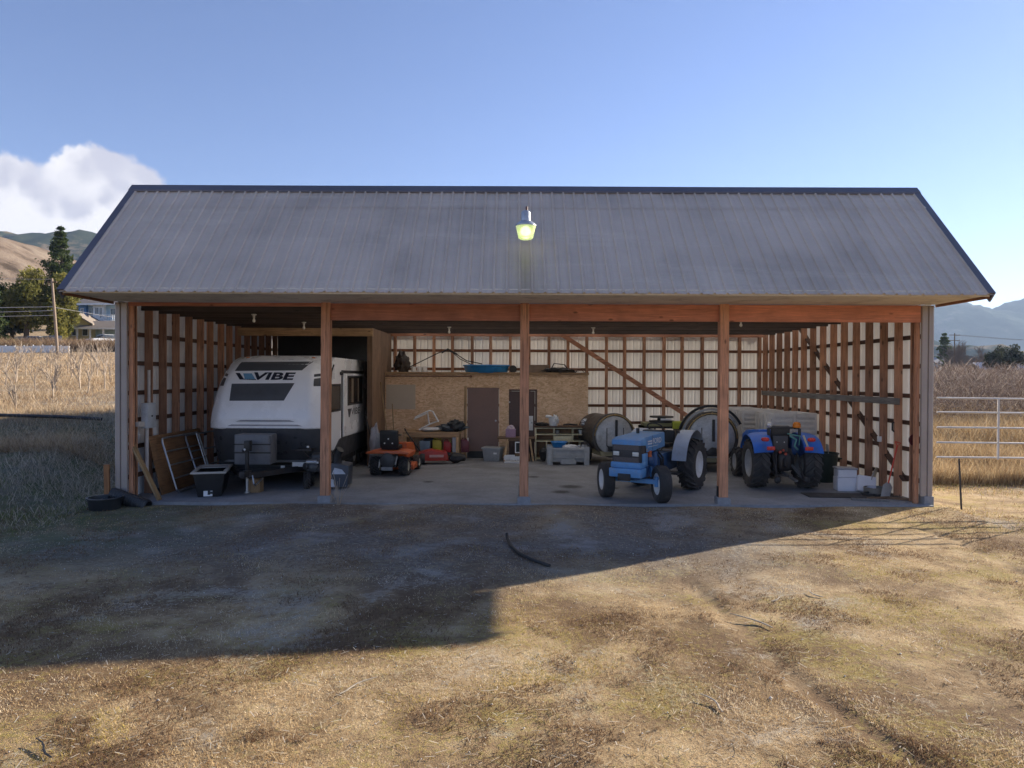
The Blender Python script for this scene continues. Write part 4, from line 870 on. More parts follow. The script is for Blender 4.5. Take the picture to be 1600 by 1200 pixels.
part(ep,'latch',MB().cyl((.112,0,.25),(.125,0,.25),.018,n=8),BLK); part(ep,'conduit',MB().cyl((.03,.04,.52),(.03,.04,1.2),.03,n=10),plain('conduit_pvc',(.55,.50,.46),.5)); part(ep,'conduit',MB().cyl((.03,-.05,-.9),(.03,-.05,0),.04,n=10),plain('conduit_pvc',(0,0,0))); part(ep,'side_box',MB().bb(-.02,.06,-.40,-.18,.05,.15),plain('conduit_pvc',(0,0,0)),bevel=.006)
bulb_m=MB().lathe([(0,-.115),(.022,-.108),(.033,-.085),(.03,-.06),(.018,-.035),(.016,-.01),(.016,0)],(0,0,0),'z',14).mesh('bulb',plain('bulb_glass',(.80,.78,.70),.2))
cap_m=MB().lathe([(.0,.07),(.055,.07),(.055,.05),(.028,.04),(.022,-.012),(0,-.012)],(0,0,0),'z',14).mesh('lamp_holder',plain('porcelain',(.6,.57,.5),.35))
for (x,y,z,lb) in ((-5.89,1.46,3.77,'bare bulb on the ceiling above the front of the trailer'),(-5.45,3.68,3.77,'bare bulb on the ceiling deeper in, above the trailer roof'),(-1.95,5.16,3.77,'bare bulb on the ceiling left of the middle post'),(1.95,5.16,3.77,'bare bulb on the ceiling right of the middle post'),(5.0,2.2,3.77,'bare bulb on the ceiling in the right-hand bay')):
    t=thing('ceiling_bulb',lb,'light bulb',(x,y,z),0,'bare bulbs hanging from the ceiling'); link('bulb',bulb_m,t); link('lamp_holder',cap_m,t); part(t,'drop_cord',MB().cyl((0,0,.05),(0,0,.215),.006,n=6),BLK)

# ------------------------------------------------------------------ workbench and what is on and under it
wb=thing('workbench','rough timber workbench with lower shelf against the strand-board wall','workbench',(-2.55,7.2,0))
part(wb,'bench_top',MB().bb(-.9,.78,-.36,.38,.80,.85),PINEX,smooth=0,bevel=.004); part(wb,'apron',MB().bb(-.88,.76,-.35,-.31,.70,.80),PINEX,smooth=0,bevel=.003); part(wb,'shelf',MB().bb(-.86,.74,-.31,.36,.20,.24),PINEX,smooth=0); part(wb,'shelf_rail',MB().bb(-.86,.74,-.345,-.312,.14,.24),PINEX,smooth=0)
for x in (-.85,.70):
    for y in (-.30,.32): part(wb,'leg',MB().bb(x-.045,x+.045,y-.045,y+.045,0,.80),PINEZ,smooth=0,bevel=.004)
ch=thing('upturned_chair','white tubular chair lying upturned on the workbench','chair',(-2.72,7.15,.86),R(6))
part(ch,'frame',MB().tube([(-.42,-.2,.42),(-.05,-.2,.60),(.02,-.2,.62),(.10,-.2,.60),(.26,-.2,.30),(.02,-.2,.22),(-.30,-.2,.05)],.02,8).tube([(-.46,.2,.34),(-.08,.2,.52)],.02,8).tube([(-.05,-.2,.60),(.0,-.2,.24)],.02,8).tube([(.10,-.2,.60),(.12,.2,.56),(.28,.2,.28),(.26,-.2,.30)],.02,8).tube([(.02,-.2,.22),(.02,.2,.2),(-.3,.2,.04)],.02,8),WHT)
part(ch,'seat_web',MB().grid(lambda u,v:(.02+.24*u,-.18+.36*v,.24+.06*u),4,4),GRYP,smooth=0)
solo('white_cushion',MB().lump((0,0,.07),(.68,.42,.13),3,.18),WHT,'white cushion lying on the workbench under the upturned chair','cushion',(-2.68,7.08,.855))
tp=solo('folded_tarp',MB().lump((0,0,.10),(.95,.5,.22),8,.5,2.2,28,14),plain('tarp_slate',(.06,.075,.09),.5,var=.4),'dark slate tarp bundled on the right end of the workbench','tarp',(-2.10,7.2,.86)); solo('dark_sack',MB().lump((0,0,.17),(.5,.4,.32),5,.45,2.4,24,14),plain('sack_black',(.025,.03,.035),.5),'crumpled black sack on the workbench beside the tarp','sack',(-1.93,7.12,.86))
solo('wood_offcut',MB().bb(-.16,.16,-.06,.06,0,.08),PINEX,'short wood offcut at the left end of the workbench','offcut',(-3.28,7.1,.85),smooth=0)
def jerry(loc,mat,label,w=.24,h=.36,d=.18,spout=None,rz=0):
    t=thing('jerry_can',label,'jerry can',loc,rz,'fuel cans under the workbench')
    part(t,'body',MB().prism([(-w/2,0),(w/2,0),(w/2,h*.82),(w*.22,h),(-w/2,h)],'y',-d/2,d/2),mat,bevel=.025)
    part(t,'handle',MB().tube([(-w*.4,0,h*.97),(-w*.36,0,h*1.1),(w*.05,0,h*1.1),(w*.12,0,h*.97)],.016,6),mat); part(t,'spout',MB().cyl((w*.32,0,h*.86),(w*.36,0,h*1.12),.022,.016,n=8),spout or YELP)
    return t
jerry((-2.46,7.02,.242),YELP,'yellow jerry can on the workbench shelf',.27,.37); jerry((-2.16,7.04,.242),REDP,'bright red jerry can on the workbench shelf',.22,.33)
jerry((-1.60-.33,7.06,.242),plain('white_jug',(.62,.66,.70),.4),'white jug between the red and maroon cans on the workbench shelf',.17,.46,.16,plain('navy_cap',(.05,.08,.2),.5)); jerry((-1.66+.02,7.06,.242),plain('maroon_plastic',(.13,.022,.035),.45),'maroon jerry can at the right end of the workbench shelf',.24,.38,.18,WHT)
solo('blue_grey_box',tubmesh(.13,.13,.16,.15,.34),plain('slate_plastic',(.20,.27,.34),.5),'blue-grey open plastic box on the workbench shelf by the mower','box',(-2.82,7.02,.242),bevel=.01)
solo('black_crate',tubmesh(.16,.14,.18,.16,.38),BLK,'black crate behind the blue-grey box on the workbench shelf','crate',(-2.72,7.28,.242),bevel=.008)
# long tools leaning on the partition corner
def tool(name,label,loc,rot,L,mat,head=None,hm=None,hname='head',r=.016):
    t=thing(name,label,name.replace('_',' '),loc); t.rotation_euler=rot; part(t,'handle',MB().cyl((0,0,.02),(0,0,L),r,n=8),mat)
    if head: part(t,hname,head,hm,bevel=.004)
    return t
TAN=wood('tool_handle',(.50,.34,.17),'z',knots=False)
tool('broom','long pale-handled broom leaning on the partition corner behind the mower',(-3.74,6.4,0),(R(-4),R(-8),0),2.35,TAN,MB().bb(-.16,.16,-.03,.03,0,.08),OLDX)
tool('rake','second pale-handled rake leaning beside the broom',(-3.66,6.7,0),(R(-6),R(-4),0),1.7,TAN,MB().bb(-.2,.2,-.02,.02,0,.03),IRON)
tool('shovel','dark-handled shovel leaning against the partition end post',(-3.92,5.4,0),(R(-2),R(-14),0),1.5,IRON,MB().prism([(-.12,0),(.12,0),(.13,.22),(.05,.32),(-.05,.32),(-.13,.22)],'y',-.01,.01),STEEL,'blade')
for i in range(2): solo('roofing_sheet',ribbed(.36,lambda s_,h_,t:Vector((s_-.18,h_,.95*t)),3),STEEL,('outer','inner')[i]+' grey ribbed metal offcut leaning on the partition end post','metal sheet',(-4.02+.13*i,5.25-.1*i,0),(R(-7),R(4),R(-28)),smooth=20)
solo('plastic_wrap',MB().lump((0,0,.55),(.28,.2,1.1),6,.4,2.2,20,20),plain('clear_plastic',(.42,.42,.46),.35,var=.3),'crumpled translucent plastic roll standing at the partition end post','plastic roll',(-4.0,5.38,.02))
# ------------------------------------------------------------------ middle: tote, crates, table, cubby shelf, bins
t=thing('storage_tote','grey lidded storage tote on the floor by the brown door','tote',(-.80,6.98,0),R(-14)); part(t,'body',tubmesh(.23,.18,.27,.22,.36),GRYP,bevel=.015); part(t,'lid',MB().bb(-.30,.30,-.25,.25,.36,.41),plain('tote_lid',(.36,.37,.37),.5),bevel=.015); part(t,'label',MB().box((.12,-.212,.24),(.10,.004,.05)),WHT,smooth=0)
t=thing('plastic_crate','low white slatted plastic crate on the floor under the small table','crate',(-.12,6.65,0),R(-4))
part(t,'base',MB().bb(-.33,.33,-.2,.2,.0,.03),WHT,smooth=0)
for i in range(4): part(t,'side',MB().box(((0,-.2,.14),(0,.2,.14),(-.33,0,.14),(.33,0,.14))[i],((.66,.02,.10),(.66,.02,.10),(.02,.40,.10),(.02,.40,.10))[i]),WHT,smooth=0)
for i in range(8): part(t,'slat',MB().bb(-.30+i*.083-.012,-.30+i*.083+.012,-.212,-.19,.03,.20),WHT,smooth=0)
t=thing('small_table','small dark wooden side table with splayed legs before the dark door','table',(-.05,7.1,0))
part(t,'table_top',MB().bb(-.62,.5,-.26,.26,.66,.70),OLDX,smooth=0,bevel=.004)
for (x,y) in ((-.38,-.22),(-.38,.22),(.40,-.22),(.40,.22)): part(t,'leg',MB().beam((x*1.1,y,0),(x*.85,y,.66),.035,.05),PINEZ,smooth=0)
part(t,'apron',MB().bb(-.36,.36,-.23,-.20,.60,.66),OLDX,smooth=0)
t=thing('picture_frame','small white frame propped under the table behind the middle post','frame',(.02,6.86,.245),0); part(t,'frame',MB().bb(-.17,.17,-.012,.012,0,.03).bb(-.17,.17,-.012,.012,.30,.33).bb(-.17,-.14,-.012,.012,.03,.30).bb(.14,.17,-.012,.012,.03,.30),WHT,smooth=0); part(t,'backing',MB().bb(-.14,.14,.0,.01,.03,.30),BLK,smooth=0)
solo('wood_stand',MB().bb(-.2,.25,-.1,.1,0,.24),OLDX,'dark timber block under the small table holding a white frame','block',(.05,6.92,0),smooth=0,bevel=.006)
t=thing('tissue_box','mauve box with paper tuft on the small table','box',(-.28,7.05,.70)); part(t,'box',MB().bb(-.15,.15,-.12,.12,0,.24),plain('mauve_card',(.36,.23,.33),.6),bevel=.006); part(t,'tissue',MB().lump((0,0,.27),(.22,.16,.16),9,.5,2.5),plain('pinkish_paper',(.62,.50,.55),.7))
CRM=plain('cream_paint',(.74,.67,.44),.55,dirt=(.3,.25,.15))
cs=thing('cubby_shelf','cream wooden cubby shelf unit below the strand-board wall','shelf',(1.30,7.32,0))
W2=.84
part(cs,'side_panel',MB().bb(-W2,-W2+.03,-.2,.26,0,.98),CRM,smooth=0); part(cs,'side_panel',MB().bb(W2-.03,W2,-.2,.26,0,.98),CRM,smooth=0); part(cs,'top',MB().bb(-W2-.02,W2+.02,-.24,.27,.98,1.03),OLDX,smooth=0,bevel=.004)
part(cs,'back_panel',MB().bb(-W2+.03,W2-.03,.24,.255,0.02,.98),OLDX,smooth=0)
for z in (.945,.76,.56,.03): part(cs,'shelf_board',MB().bb(-W2+.031,W2-.031,-.19,.238,z,z+.025),CRM,smooth=0)
for x in (-.28,.28): part(cs,'divider',MB().bb(x-.014,x+.014,-.185,.237,.587,.944),CRM,smooth=0)
for x in (-.50,-.17,.17,.50): part(cs,'divider',MB().bb(x-.012,x+.012,-.16,.237,.056,.559),CRM,smooth=0)
part(cs,'drawer',MB().bb(-.262,.262,-.17,.2,.59,.73),CRM,bevel=.006)
solo('small_pot',MB().lathe([(0,0),(.07,0),(.09,.12),(.08,.12),(.06,.02),(0,.02)],(0,0,0),'z',16),WHT,'small white pot in the right-hand cubby','pot',(1.85,7.25,.786)); solo('paper_cup',MB().lathe([(0,0),(.05,0),(.065,.11),(.06,.11),(.045,.02),(0,.02)],(0,0,0),'z',16),GRYP,'small grey cup in the middle cubby','cup',(1.12,7.25,.786))
t=thing('pail','white pail with a plastic bag over its rim on the cubby shelf','pail',(1.0,7.22,1.031)); part(t,'body',MB().lathe([(0,0),(.12,0),(.15,.26),(.16,.27),(.14,.27),(.11,.03),(0,.03)],(0,0,0),'z',20),WHT); part(t,'bag',MB().lump((.05,-.06,.18),(.22,.24,.26),7,.5,2.5).lump((-.15,0,.28),(.2,.1,.08),4,.4),WHT)
solo('dark_cloth',MB().lump((0,0,.04),(.44,.3,.09),4,.5,2.5),BLK,'flat dark cloth on the left end of the cubby shelf top','cloth',(.66,7.25,1.03)); solo('folded_papers',MB().lump((0,0,.05),(.34,.3,.1),6,.3,2.2).lump((0,.05,.14),(.28,.24,.14),3,.4),plain('paper_blue_grey',(.42,.46,.50),.6),'pile of folded papers on the right end of the cubby shelf top','papers',(1.98,7.22,1.03))
solo('iron_scrap',MB().tube([(-.2,0,.03),(-.05,.05,.05),(.1,-.02,.04),(.22,.04,.03)],.025,6),IRON,'thin rusty tool lying on the cubby shelf top','tool',(1.5,7.2,1.03))
BIN=plain('bin_grey',(.40,.41,.41),.5,dirt=(.25,.23,.2))
bb=thing('harvest_bin','low grey plastic harvest bin holding jugs before the cubby shelf','bin',(1.36,6.32,0))
part(bb,'body',tubmesh(.53,.30,.56,.33,.40).bb(-.2,.2,-.33,-.27,-.0,.08),BIN,bevel=.01,loc=(0,0,.09))
for (x,y) in ((-.52,-.30),(.52,-.30),(-.52,.30),(.52,.30)): part(bb,'foot',MB().bb(x-.075,x+.075,y-.045,y+.045,0,.52),BIN,bevel=.015)
part(bb,'panel_rib',MB().bb(-.44,.44,-.345,-.325,.20,.235).bb(-.44,.44,-.352,-.33,.42,.47),BIN,bevel=.006); part(bb,'skid',MB().bb(-.22,.22,-.35,-.26,.02,.12),BIN,bevel=.01)
solo('blue_basin',MB().lathe([(0,.06),(.16,.04),(.22,.20),(.25,.22),(.24,.23),(.2,.2),(.15,.08),(0,.08)],(0,0,0),'z',24),plain('blue_plastic',(.02,.20,.52),.4),'blue plastic basin in the grey harvest bin','basin',(1.12,6.42,.40))
JUG=plain('jug_white',(.60,.62,.64),.4)
for i,(x,y,z,lb) in enumerate(((.92,6.2,.39,'white plastic jug left of the blue basin in the bin'),(1.58,6.35,.42,'grey-white jug right of the basin in the bin'),(1.78,6.22,.38,'white jug at the right front corner of the bin'),(1.82,6.48,.46,'narrow-necked white bottle at the back right of the bin'),(1.70,6.52,.44,'dull grey jug at the back of the bin'))):
    t=thing('plastic_jug',lb,'jug',(x,y,z),i*.7,'jugs in the harvest bin'); part(t,'body',MB().lathe([(0,0),(.10,0),(.11,.03),(.11,.14),(.05,.2),(.03,.22),(.03,.25),(0,.25)],(0,0,-.2),'z',16),JUG); part(t,'cap',MB().cyl((0,0,.05),(0,0,.075),.036,n=10),WHT)
solo('white_bag',MB().lump((0,0,.0),(.42,.28,.14),5,.4,2.2),WHT,'white plastic bag lying at the front of the harvest bin','bag',(1.42,6.16,.50)); solo('black_bag',MB().lump((0,0,.2),(.24,.22,.40),6,.35,2),BLK,'black bag slumped between the cubby shelf and harvest bin','bag',(.69,6.85,.02))
# ------------------------------------------------------------------ on top of the storeroom
t=thing('wading_pool','round blue plastic wading pool on the storeroom roof','pool',(-1.05,8.15,2.611)); part(t,'basin',MB().lathe([(0,.02),(.62,0),(.66,.04),(.70,.20),(.74,.22),(.73,.25),(.68,.24),(.62,.06),(0,.05)],(0,0,0),'z',40),plain('pool_blue',(.02,.22,.55),.4)); 
solo('black_roll',MB().cyl((0,-.2,.12),(0,.2,.12),.12,n=16),BLK,'black rolled mat at the right side of the wading pool','mat',(-.22,8.1,2.611)); solo('brown_carton',MB().bb(-.45,.45,-.2,.2,0,.26),plain('dull_card',(.20,.155,.12),.8),'dull brown carton on the storeroom roof behind the middle post','carton',(.45,8.2,2.611),smooth=0,bevel=.006)
solo('black_tarp_pile',MB().lump((0,0,.08),(1.0,.5,.18),3,.5,2.6,28,12),BLK,'flat black tarp pile on the right end of the storeroom roof','tarp',(1.2,8.1,2.611)); solo('wire_cage',MB().tube([(-.32,0,.02),(-.18,0,.30),(.15,0,.26),(.32,0,.02)],.012,6).tube([(-.32,.3,.02),(-.18,.3,.30),(.15,.3,.26),(.32,.3,.02)],.012,6).tube([(-.18,0,.3),(-.18,.3,.3)],.012,6).tube([(.15,0,.26),(.15,.3,.26)],.012,6),IRON,'bent wire hoops standing on the tarp pile','wire',(1.25,8.1,2.62)); solo('wire_loop',MB().tube([(-.14,0,.01),(-.08,0,.1),(.04,0,.12),(.15,0,.01)],.01,6),IRON,'small wire loop at the right edge of the storeroom roof','wire',(1.86,8.0,2.611))
for i,x in enumerate((-3.30,-3.12,-2.96)):
    t=thing('paint_can',('left','middle','right')[i]+' one of three small pale cans on the storeroom roof','can',(x,7.95,2.611),0,'pale cans on the storeroom roof'); part(t,'body',MB().lathe([(0,0),(.075,0),(.075,.17),(.07,.175),(0,.175)],(0,0,0),'z',16),WHT); part(t,'lid',MB().cyl((0,0,.175),(0,0,.185),.06,n=14),STEEL)
solo('hanging_cable',MB().tube([(-3.6,8.55,2.75),(-3.0,8.6,3.05),(-2.6,8.62,3.25),(-2.35,8.62,3.33),(-2.1,8.6,3.25),(-1.7,8.5,3.0),(-1.2,8.45,2.9)],.018,6).tube([(-2.5,8.6,3.25),(-2.3,8.58,3.37),(-2.15,8.6,3.28),(-2.0,8.58,3.2)],.03,6).tube([(-2.2,8.6,3.3),(-1.9,8.55,3.05),(-1.5,8.5,2.86)],.014,6),BLK,'black cable sagging over the storeroom roof from a back stud','cable'); solo('ridge_pole',MB().cyl((-4.1,7.5,2.50),(-1.52,7.5,2.50),.018,n=8).lump((-1.5,7.5,2.5),(.08,.06,.08),1,.1),plain('rust_rod',(.16,.08,.05),.6),'thin rusty rod resting along the top of the strand-board wall','rod')
solo('net_bundle',MB().lump((0,0,.30),(.45,.6,.65),7,.5,2.4,22,16),plain('net_grey',(.06,.05,.045),.8,var=.5,scale=20),'dark netting bundle on the storeroom roof beside the partition','netting',(-3.72,8.35,2.62))
# ------------------------------------------------------------------ right bay
def slat_bin(loc,rz,label,w=1.2,d=1.1,h=.78,vert=False):
    t=thing('bulk_bin',label,'bin',loc,rz,'grey plastic bulk bins in the right bay'); m=plain('bulk_bin_grey',(.66,.64,.61),.55,var=.1,dirt=(.5,.47,.42))
    part(t,'body',tubmesh(w/2,d/2,w/2,d/2,h,.03),m,bevel=.012)
    for sx in (-.25,.25):
        for k in range(5): part(t,'panel_slat',MB().bb(sx*w-w*.20,sx*w+w*.20,-d/2-.03,-d/2-.001,.12+k*.135,.20+k*.135),m,bevel=.006)
    part(t,'frame_rib',MB().bb(-.03,.03,-d/2-.028,-d/2-.001,.04,h-.04).bb(-w/2,-w/2+.06,-d/2-.028,-d/2-.001,0,h).bb(w/2-.06,w/2,-d/2-.028,-d/2-.001,0,h).bb(-w/2+.06,w/2-.06,-d/2-.026,-d/2-.001,h-.07,h),m,bevel=.006)
    for k in range(5): part(t,'side_rib',MB().bb(-w/2-.024,-w/2-.001,-d/2+.1+k*.22,-d/2+.18+k*.22,.05,h-.05),m,bevel=.005)
    return t
slat_bin((7.18,5.2,0),R(2),'grey slatted bulk bin on the floor behind the blue compact tractor'); slat_bin((7.18,5.2,.785),R(3),'upper grey slatted bulk bin standing on the nearest one by the right wall')
slat_bin((6.95,6.85,0),R(1),'second bulk bin on the floor in the row by the right wall'); slat_bin((6.95,6.85,.785),R(0),'upper bulk bin on the second stack of the row'); slat_bin((6.75,8.15,0),R(1),'rearmost bulk bin on the floor near the back corner'); slat_bin((6.75,8.15,.785),R(-2),'upper bulk bin on the rearmost stack near the back corner')
solo('grey_plank',MB().bb(-.02,.02,0,8.15,-.07,.07),GREYW,'long grey weathered plank fixed along the right wall studs','plank',(7.83,.72,2.01),(0,0,0),smooth=0,bevel=.003)
t=thing('garbage_can','dark green round garbage can against the right wall','garbage can',(7.30,3.05,0)); GRN=plain('dark_green_plastic',(.012,.030,.026),.45)
part(t,'body',MB().lathe([(0,0),(.25,0),(.26,.03),(.31,.66),(.335,.67),(.335,.70),(.30,.70),(.24,.05),(0,.05)],(0,0,0),'z',28),GRN)
for sg in (-1,1): part(t,'handle',MB().tube([(sg*.31,-.1,.55),(sg*.38,-.08,.56),(sg*.38,.08,.56),(sg*.31,.1,.55)],.018,6),GRN)
solo('wood_lath',MB().beam((6.78,2.70,.98),(7.12,2.95,.70),.03,.04),PINEX,'pale lath sticking out of the green garbage can','lath',smooth=0)
solo('grey_board',MB().bb(-.35,.35,-.01,.01,0,.85),plain('board_grey',(.26,.27,.28),.7),'grey board leaning on the wall behind the green garbage can','board',(7.62,3.5,0),(R(-3),R(3),R(70)),smooth=0)
FOAM=plain('foam_white',(.74,.74,.78),.6,var=.06); t=thing('foam_box','larger white foam box with grey lid near the right wall','foam box',(7.18,1.72,0),R(-8)); part(t,'body',MB().bb(-.2,.2,-.17,.17,0,.30),FOAM,bevel=.015); part(t,'upper_box',MB().bb(-.185,.205,-.165,.175,.304,.47),FOAM,bevel=.012); part(t,'lid',MB().bb(-.205,.225,-.185,.195,.473,.51),plain('lid_grey',(.35,.35,.38),.6),bevel=.01)
solo('foam_box',MB().bb(-.19,.19,-.06,.06,0,.36),FOAM,'white foam slab tipped against the larger foam box','foam box',(7.48,1.36,.012),(R(-24),R(8),R(-10)),group=None,smooth=0,bevel=.02)
solo('metal_disc',MB().lathe([(0,-.03),(.12,-.035),(.25,-.01),(.27,.0),(.27,.012),(.1,.0),(0,.0)],(0,0,0),'x',28),plain('disc_grey',(.30,.29,.27),.5,.3,dirt=(.2,.15,.1)),'round grey metal disc propped on the studs by the foam boxes','disc',(7.76,1.62,.275),(0,R(14),R(-35)))
solo('red_reflector_disc',MB().lathe([(0,-.012),(.11,-.012),(.12,0),(.12,.01),(0,.01)],(0,0,0),'y',24),plain('dark_red_paint',(.10,.014,.016),.5),'dark red round disc hung on a stud of the right wall','disc',(7.90,.27-.014,1.25),smooth=38)
t=thing('garden_spade','red-handled spade leaning on the right wall near the corner','spade',(7.52,.66,.0)); t.rotation_euler=(R(-4),R(15),0)
part(t,'handle',MB().cyl((0,0,.32),(0,0,1.12),.016,n=8).tube([(-.06,0,1.2),(0,0,1.12),(.06,0,1.2),(-.06,0,1.2)],.012,6),plain('red_handle',(.58,.055,.025),.45)); part(t,'blade',MB().prism([(-.09,0),(.09,0),(.10,.26),(.03,.34),(-.03,.34),(-.10,.26)],'y',-.006,.006),STEEL,smooth=0)
solo('floor_mat',MB().bb(-.95,.95,-.28,.28,0,.018),plain('mat_black',(.045,.043,.042),.85,dirt=(.14,.13,.12)),'thin dark rubber mat on the slab near the right corner','mat',(6.95,.92,.002),(0,0,R(-4)),smooth=0)
rr=random.Random(8)
for i,(x,y,l,a,lb) in enumerate(((7.35,.55,.55,.3,'dark scrap board lying beside the rubber mat'),(7.62,.95,.5,1.2,'short scrap board under the spade blade'),(7.70,.48,.42,2.6,'broken scrap board by the corner footing'),(7.05,.33,.7,-.25,'longest scrap board at the front edge of the slab'))): solo('scrap_board',MB().bb(-l/2,l/2,-.05,.05,0,.04),(OLDX,GREYW)[i%2],lb,'board',(x,y,.003),(0,0,a),smooth=0)
solo('cable_coil',MB().tube([(.22*cos(a)*(1+.1*sin(3*a)),.15*sin(a),.025+.012*(k%3)) for k,a in enumerate(np.linspace(0,5*pi,40))],.017,6),BLK,'black cable coiled on the slab by the right corner','cable',(7.38,.86,.02)); solo('steel_ring_drum',MB().lathe([(.22,0),(.25,0),(.25,.16),(.22,.16)],(0,0,0),'z',24).lathe([(0,.04),(.22,.04)],(0,0,0),'z',24),plain('drum_tan',(.20,.18,.15),.6),'low tan metal drum behind the scrap boards','drum',(7.58,1.12,.0))
t=thing('wall_outlet','small pale electrical box on a right wall stud','outlet',(7.84,1.52,1.10)); part(t,'box',MB().bb(-.03,.03,-.045,.045,0,.12),WHT,bevel=.006); part(t,'conduit',MB().cyl((0,0,.12),(0,0,2.75),.012,n=8),STEEL)
solo('tool_bracket',MB().tube([(0,0,0),(-.06,0,.05),(-.06,0,.20),(0,0,.22)],.02,6),IRON,'dark iron hook on a stud above the spade','hook',(7.86,.91,1.35))

# ------------------------------------------------------------------ yard light over the roof
yl=thing('yard_light','glowing yellow-green yard light on a bracket above the metal roof','light',(.01,-1.0,5.02))
m,nt_,bs=M_new('lamp_lens'); bs.inputs['Base Color'].default_value=(.72,.80,.42,1); bs.inputs['Roughness'].default_value=.3; bs.inputs['Emission Color'].default_value=(.75,.86,.32,1); bs.inputs['Emission Strength'].default_value=.16
bs.inputs['Transmission Weight'].default_value=.35
n_=tnoise(nt_,mapv(nt_,(1,1,1)),9,4); c_=ramp(nt_,n_.outputs[0],[(.35,(.55,.68,.20)),(.6,(.92,.98,.62))]); nt_.links.new(c_,bs.inputs['Emission Color'])
part(yl,'lens',MB().lathe([(0,.0),(.10,.0),(.135,.02),(.165,.16),(.185,.24),(.18,.26)],(0,0,0),'z',32),m,smooth=0)
part(yl,'housing',MB().lathe([(.19,.25),(.17,.29),(.09,.34),(.085,.49),(.06,.52),(.035,.52),(0,.52)],(0,0,0),'z',24),plain('lamp_housing',(.45,.48,.52),.35,.5)); part(yl,'photocell',MB().cyl((.015,0,.52),(.015,0,.60),.022,n=10),plain('photocell_brown',(.12,.05,.04),.4))
me_,nq,bq=M_new('lamp_bulb_glow'); bq.inputs['Emission Color'].default_value=(.85,.95,.45,1); bq.inputs['Emission Strength'].default_value=2.2
part(yl,'bulb',MB().lump((0,0,.15),(.13,.13,.18),1,.0),me_)
part(yl,'lens_clip',MB().lathe([(.188,.235),(.194,.24),(.194,.258),(.186,.262)],(0,0,0),'z',32),STEEL)
part(yl,'supply_cable',MB().tube([(.03,.08,.42),(.05,.25,.52),(.06,.42,.40),(.05,.60,.20),(.05,.62,.05)],.009,6),BLK)
part(yl,'arm',MB().tube([(0,.07,.40),(0,.35,.40),(0,.60,.28)],.028,8).bb(-.06,.06,.55,.63,.08,.36),STEEL)

# ------------------------------------------------------------------ pipe gate, ground hose, field pipe
GALV=plain('dull_galvanised',(.58,.56,.54),.5,.3)
g=thing('field_gate','grey galvanised pipe gate hung at the right shed corner','gate',(8.16,-.05,0))
for z in (.91,1.20,1.50,1.80,2.08): part(g,'rail',MB().cyl((0,0,z+.03),(3.4,.1,z),.0185,n=8),GALV)
for x in (1.22,2.3,3.38): part(g,'upright',MB().bb(x-.02,x+.02,-.035+.03*x,-.018+.03*x,.90,2.10),GALV,smooth=0)
solo('gate_prop',MB().cyl((0,0,0),(-.06,0,1.06),.018,n=8),IRON,'thin dark metal post propping the pipe gate','post',(8.66,-.06,-.15))
def gpt(x,y,dz=.0): return (x,y,float(hgt(x,y))+dz)
solo('ground_hose',MB().tube([gpt(-.30,-2.85,.12),gpt(-.29,-2.95,.06),gpt(-.24,-3.25,.03),gpt(-.12,-3.7,.03),gpt(.05,-4.05,.03),gpt(.24,-4.3,.03),gpt(.30,-4.38,.03)],.024,8),BLK,'short black hose lying on the shaded ground before the shed','hose')
solo('irrigation_pipe',MB().tube([gpt(-24,5.7,.22),gpt(-18,5.5,.2),gpt(-14.3,5.4,.17),gpt(-12.6,5.4,.15),gpt(-11.5,5.4,.08)],.045,8),BLK,'long black irrigation pipe lying along the dry grass bank','pipe')
for i,(x,y,l,a) in enumerate(((-3.45,-9.2,.35,2.5),(1.40,-8.45,.30,2.0),(2.35,-6.55,.5,2.25),(2.9,-5.8,.3,.6),(-1.5,-8.2,.4,.8),(3.4,-5.6,.25,1.9))):
    p=[(x+cos(a)*l*t+.03*sin(5*t+i),y+sin(a)*l*t,float(hgt(x,y))+.028+.01*sin(3*t)) for t in np.linspace(-.5,.5,6)]
    solo('stick',MB().tube(p,[.006,.008,.008,.007,.006,.003],6),wood('stick_grey',(.42,.36,.28),'x',knots=False) if i else BLK,('dark stick in the lower left corner of the grass','pale curved stick in the foreground right of centre','straight pale stick lying in the wheel rut','small pale stick beyond the wheel rut','pale stick in the left foreground grass','small bent pale stick right of the rut')[i],'stick')

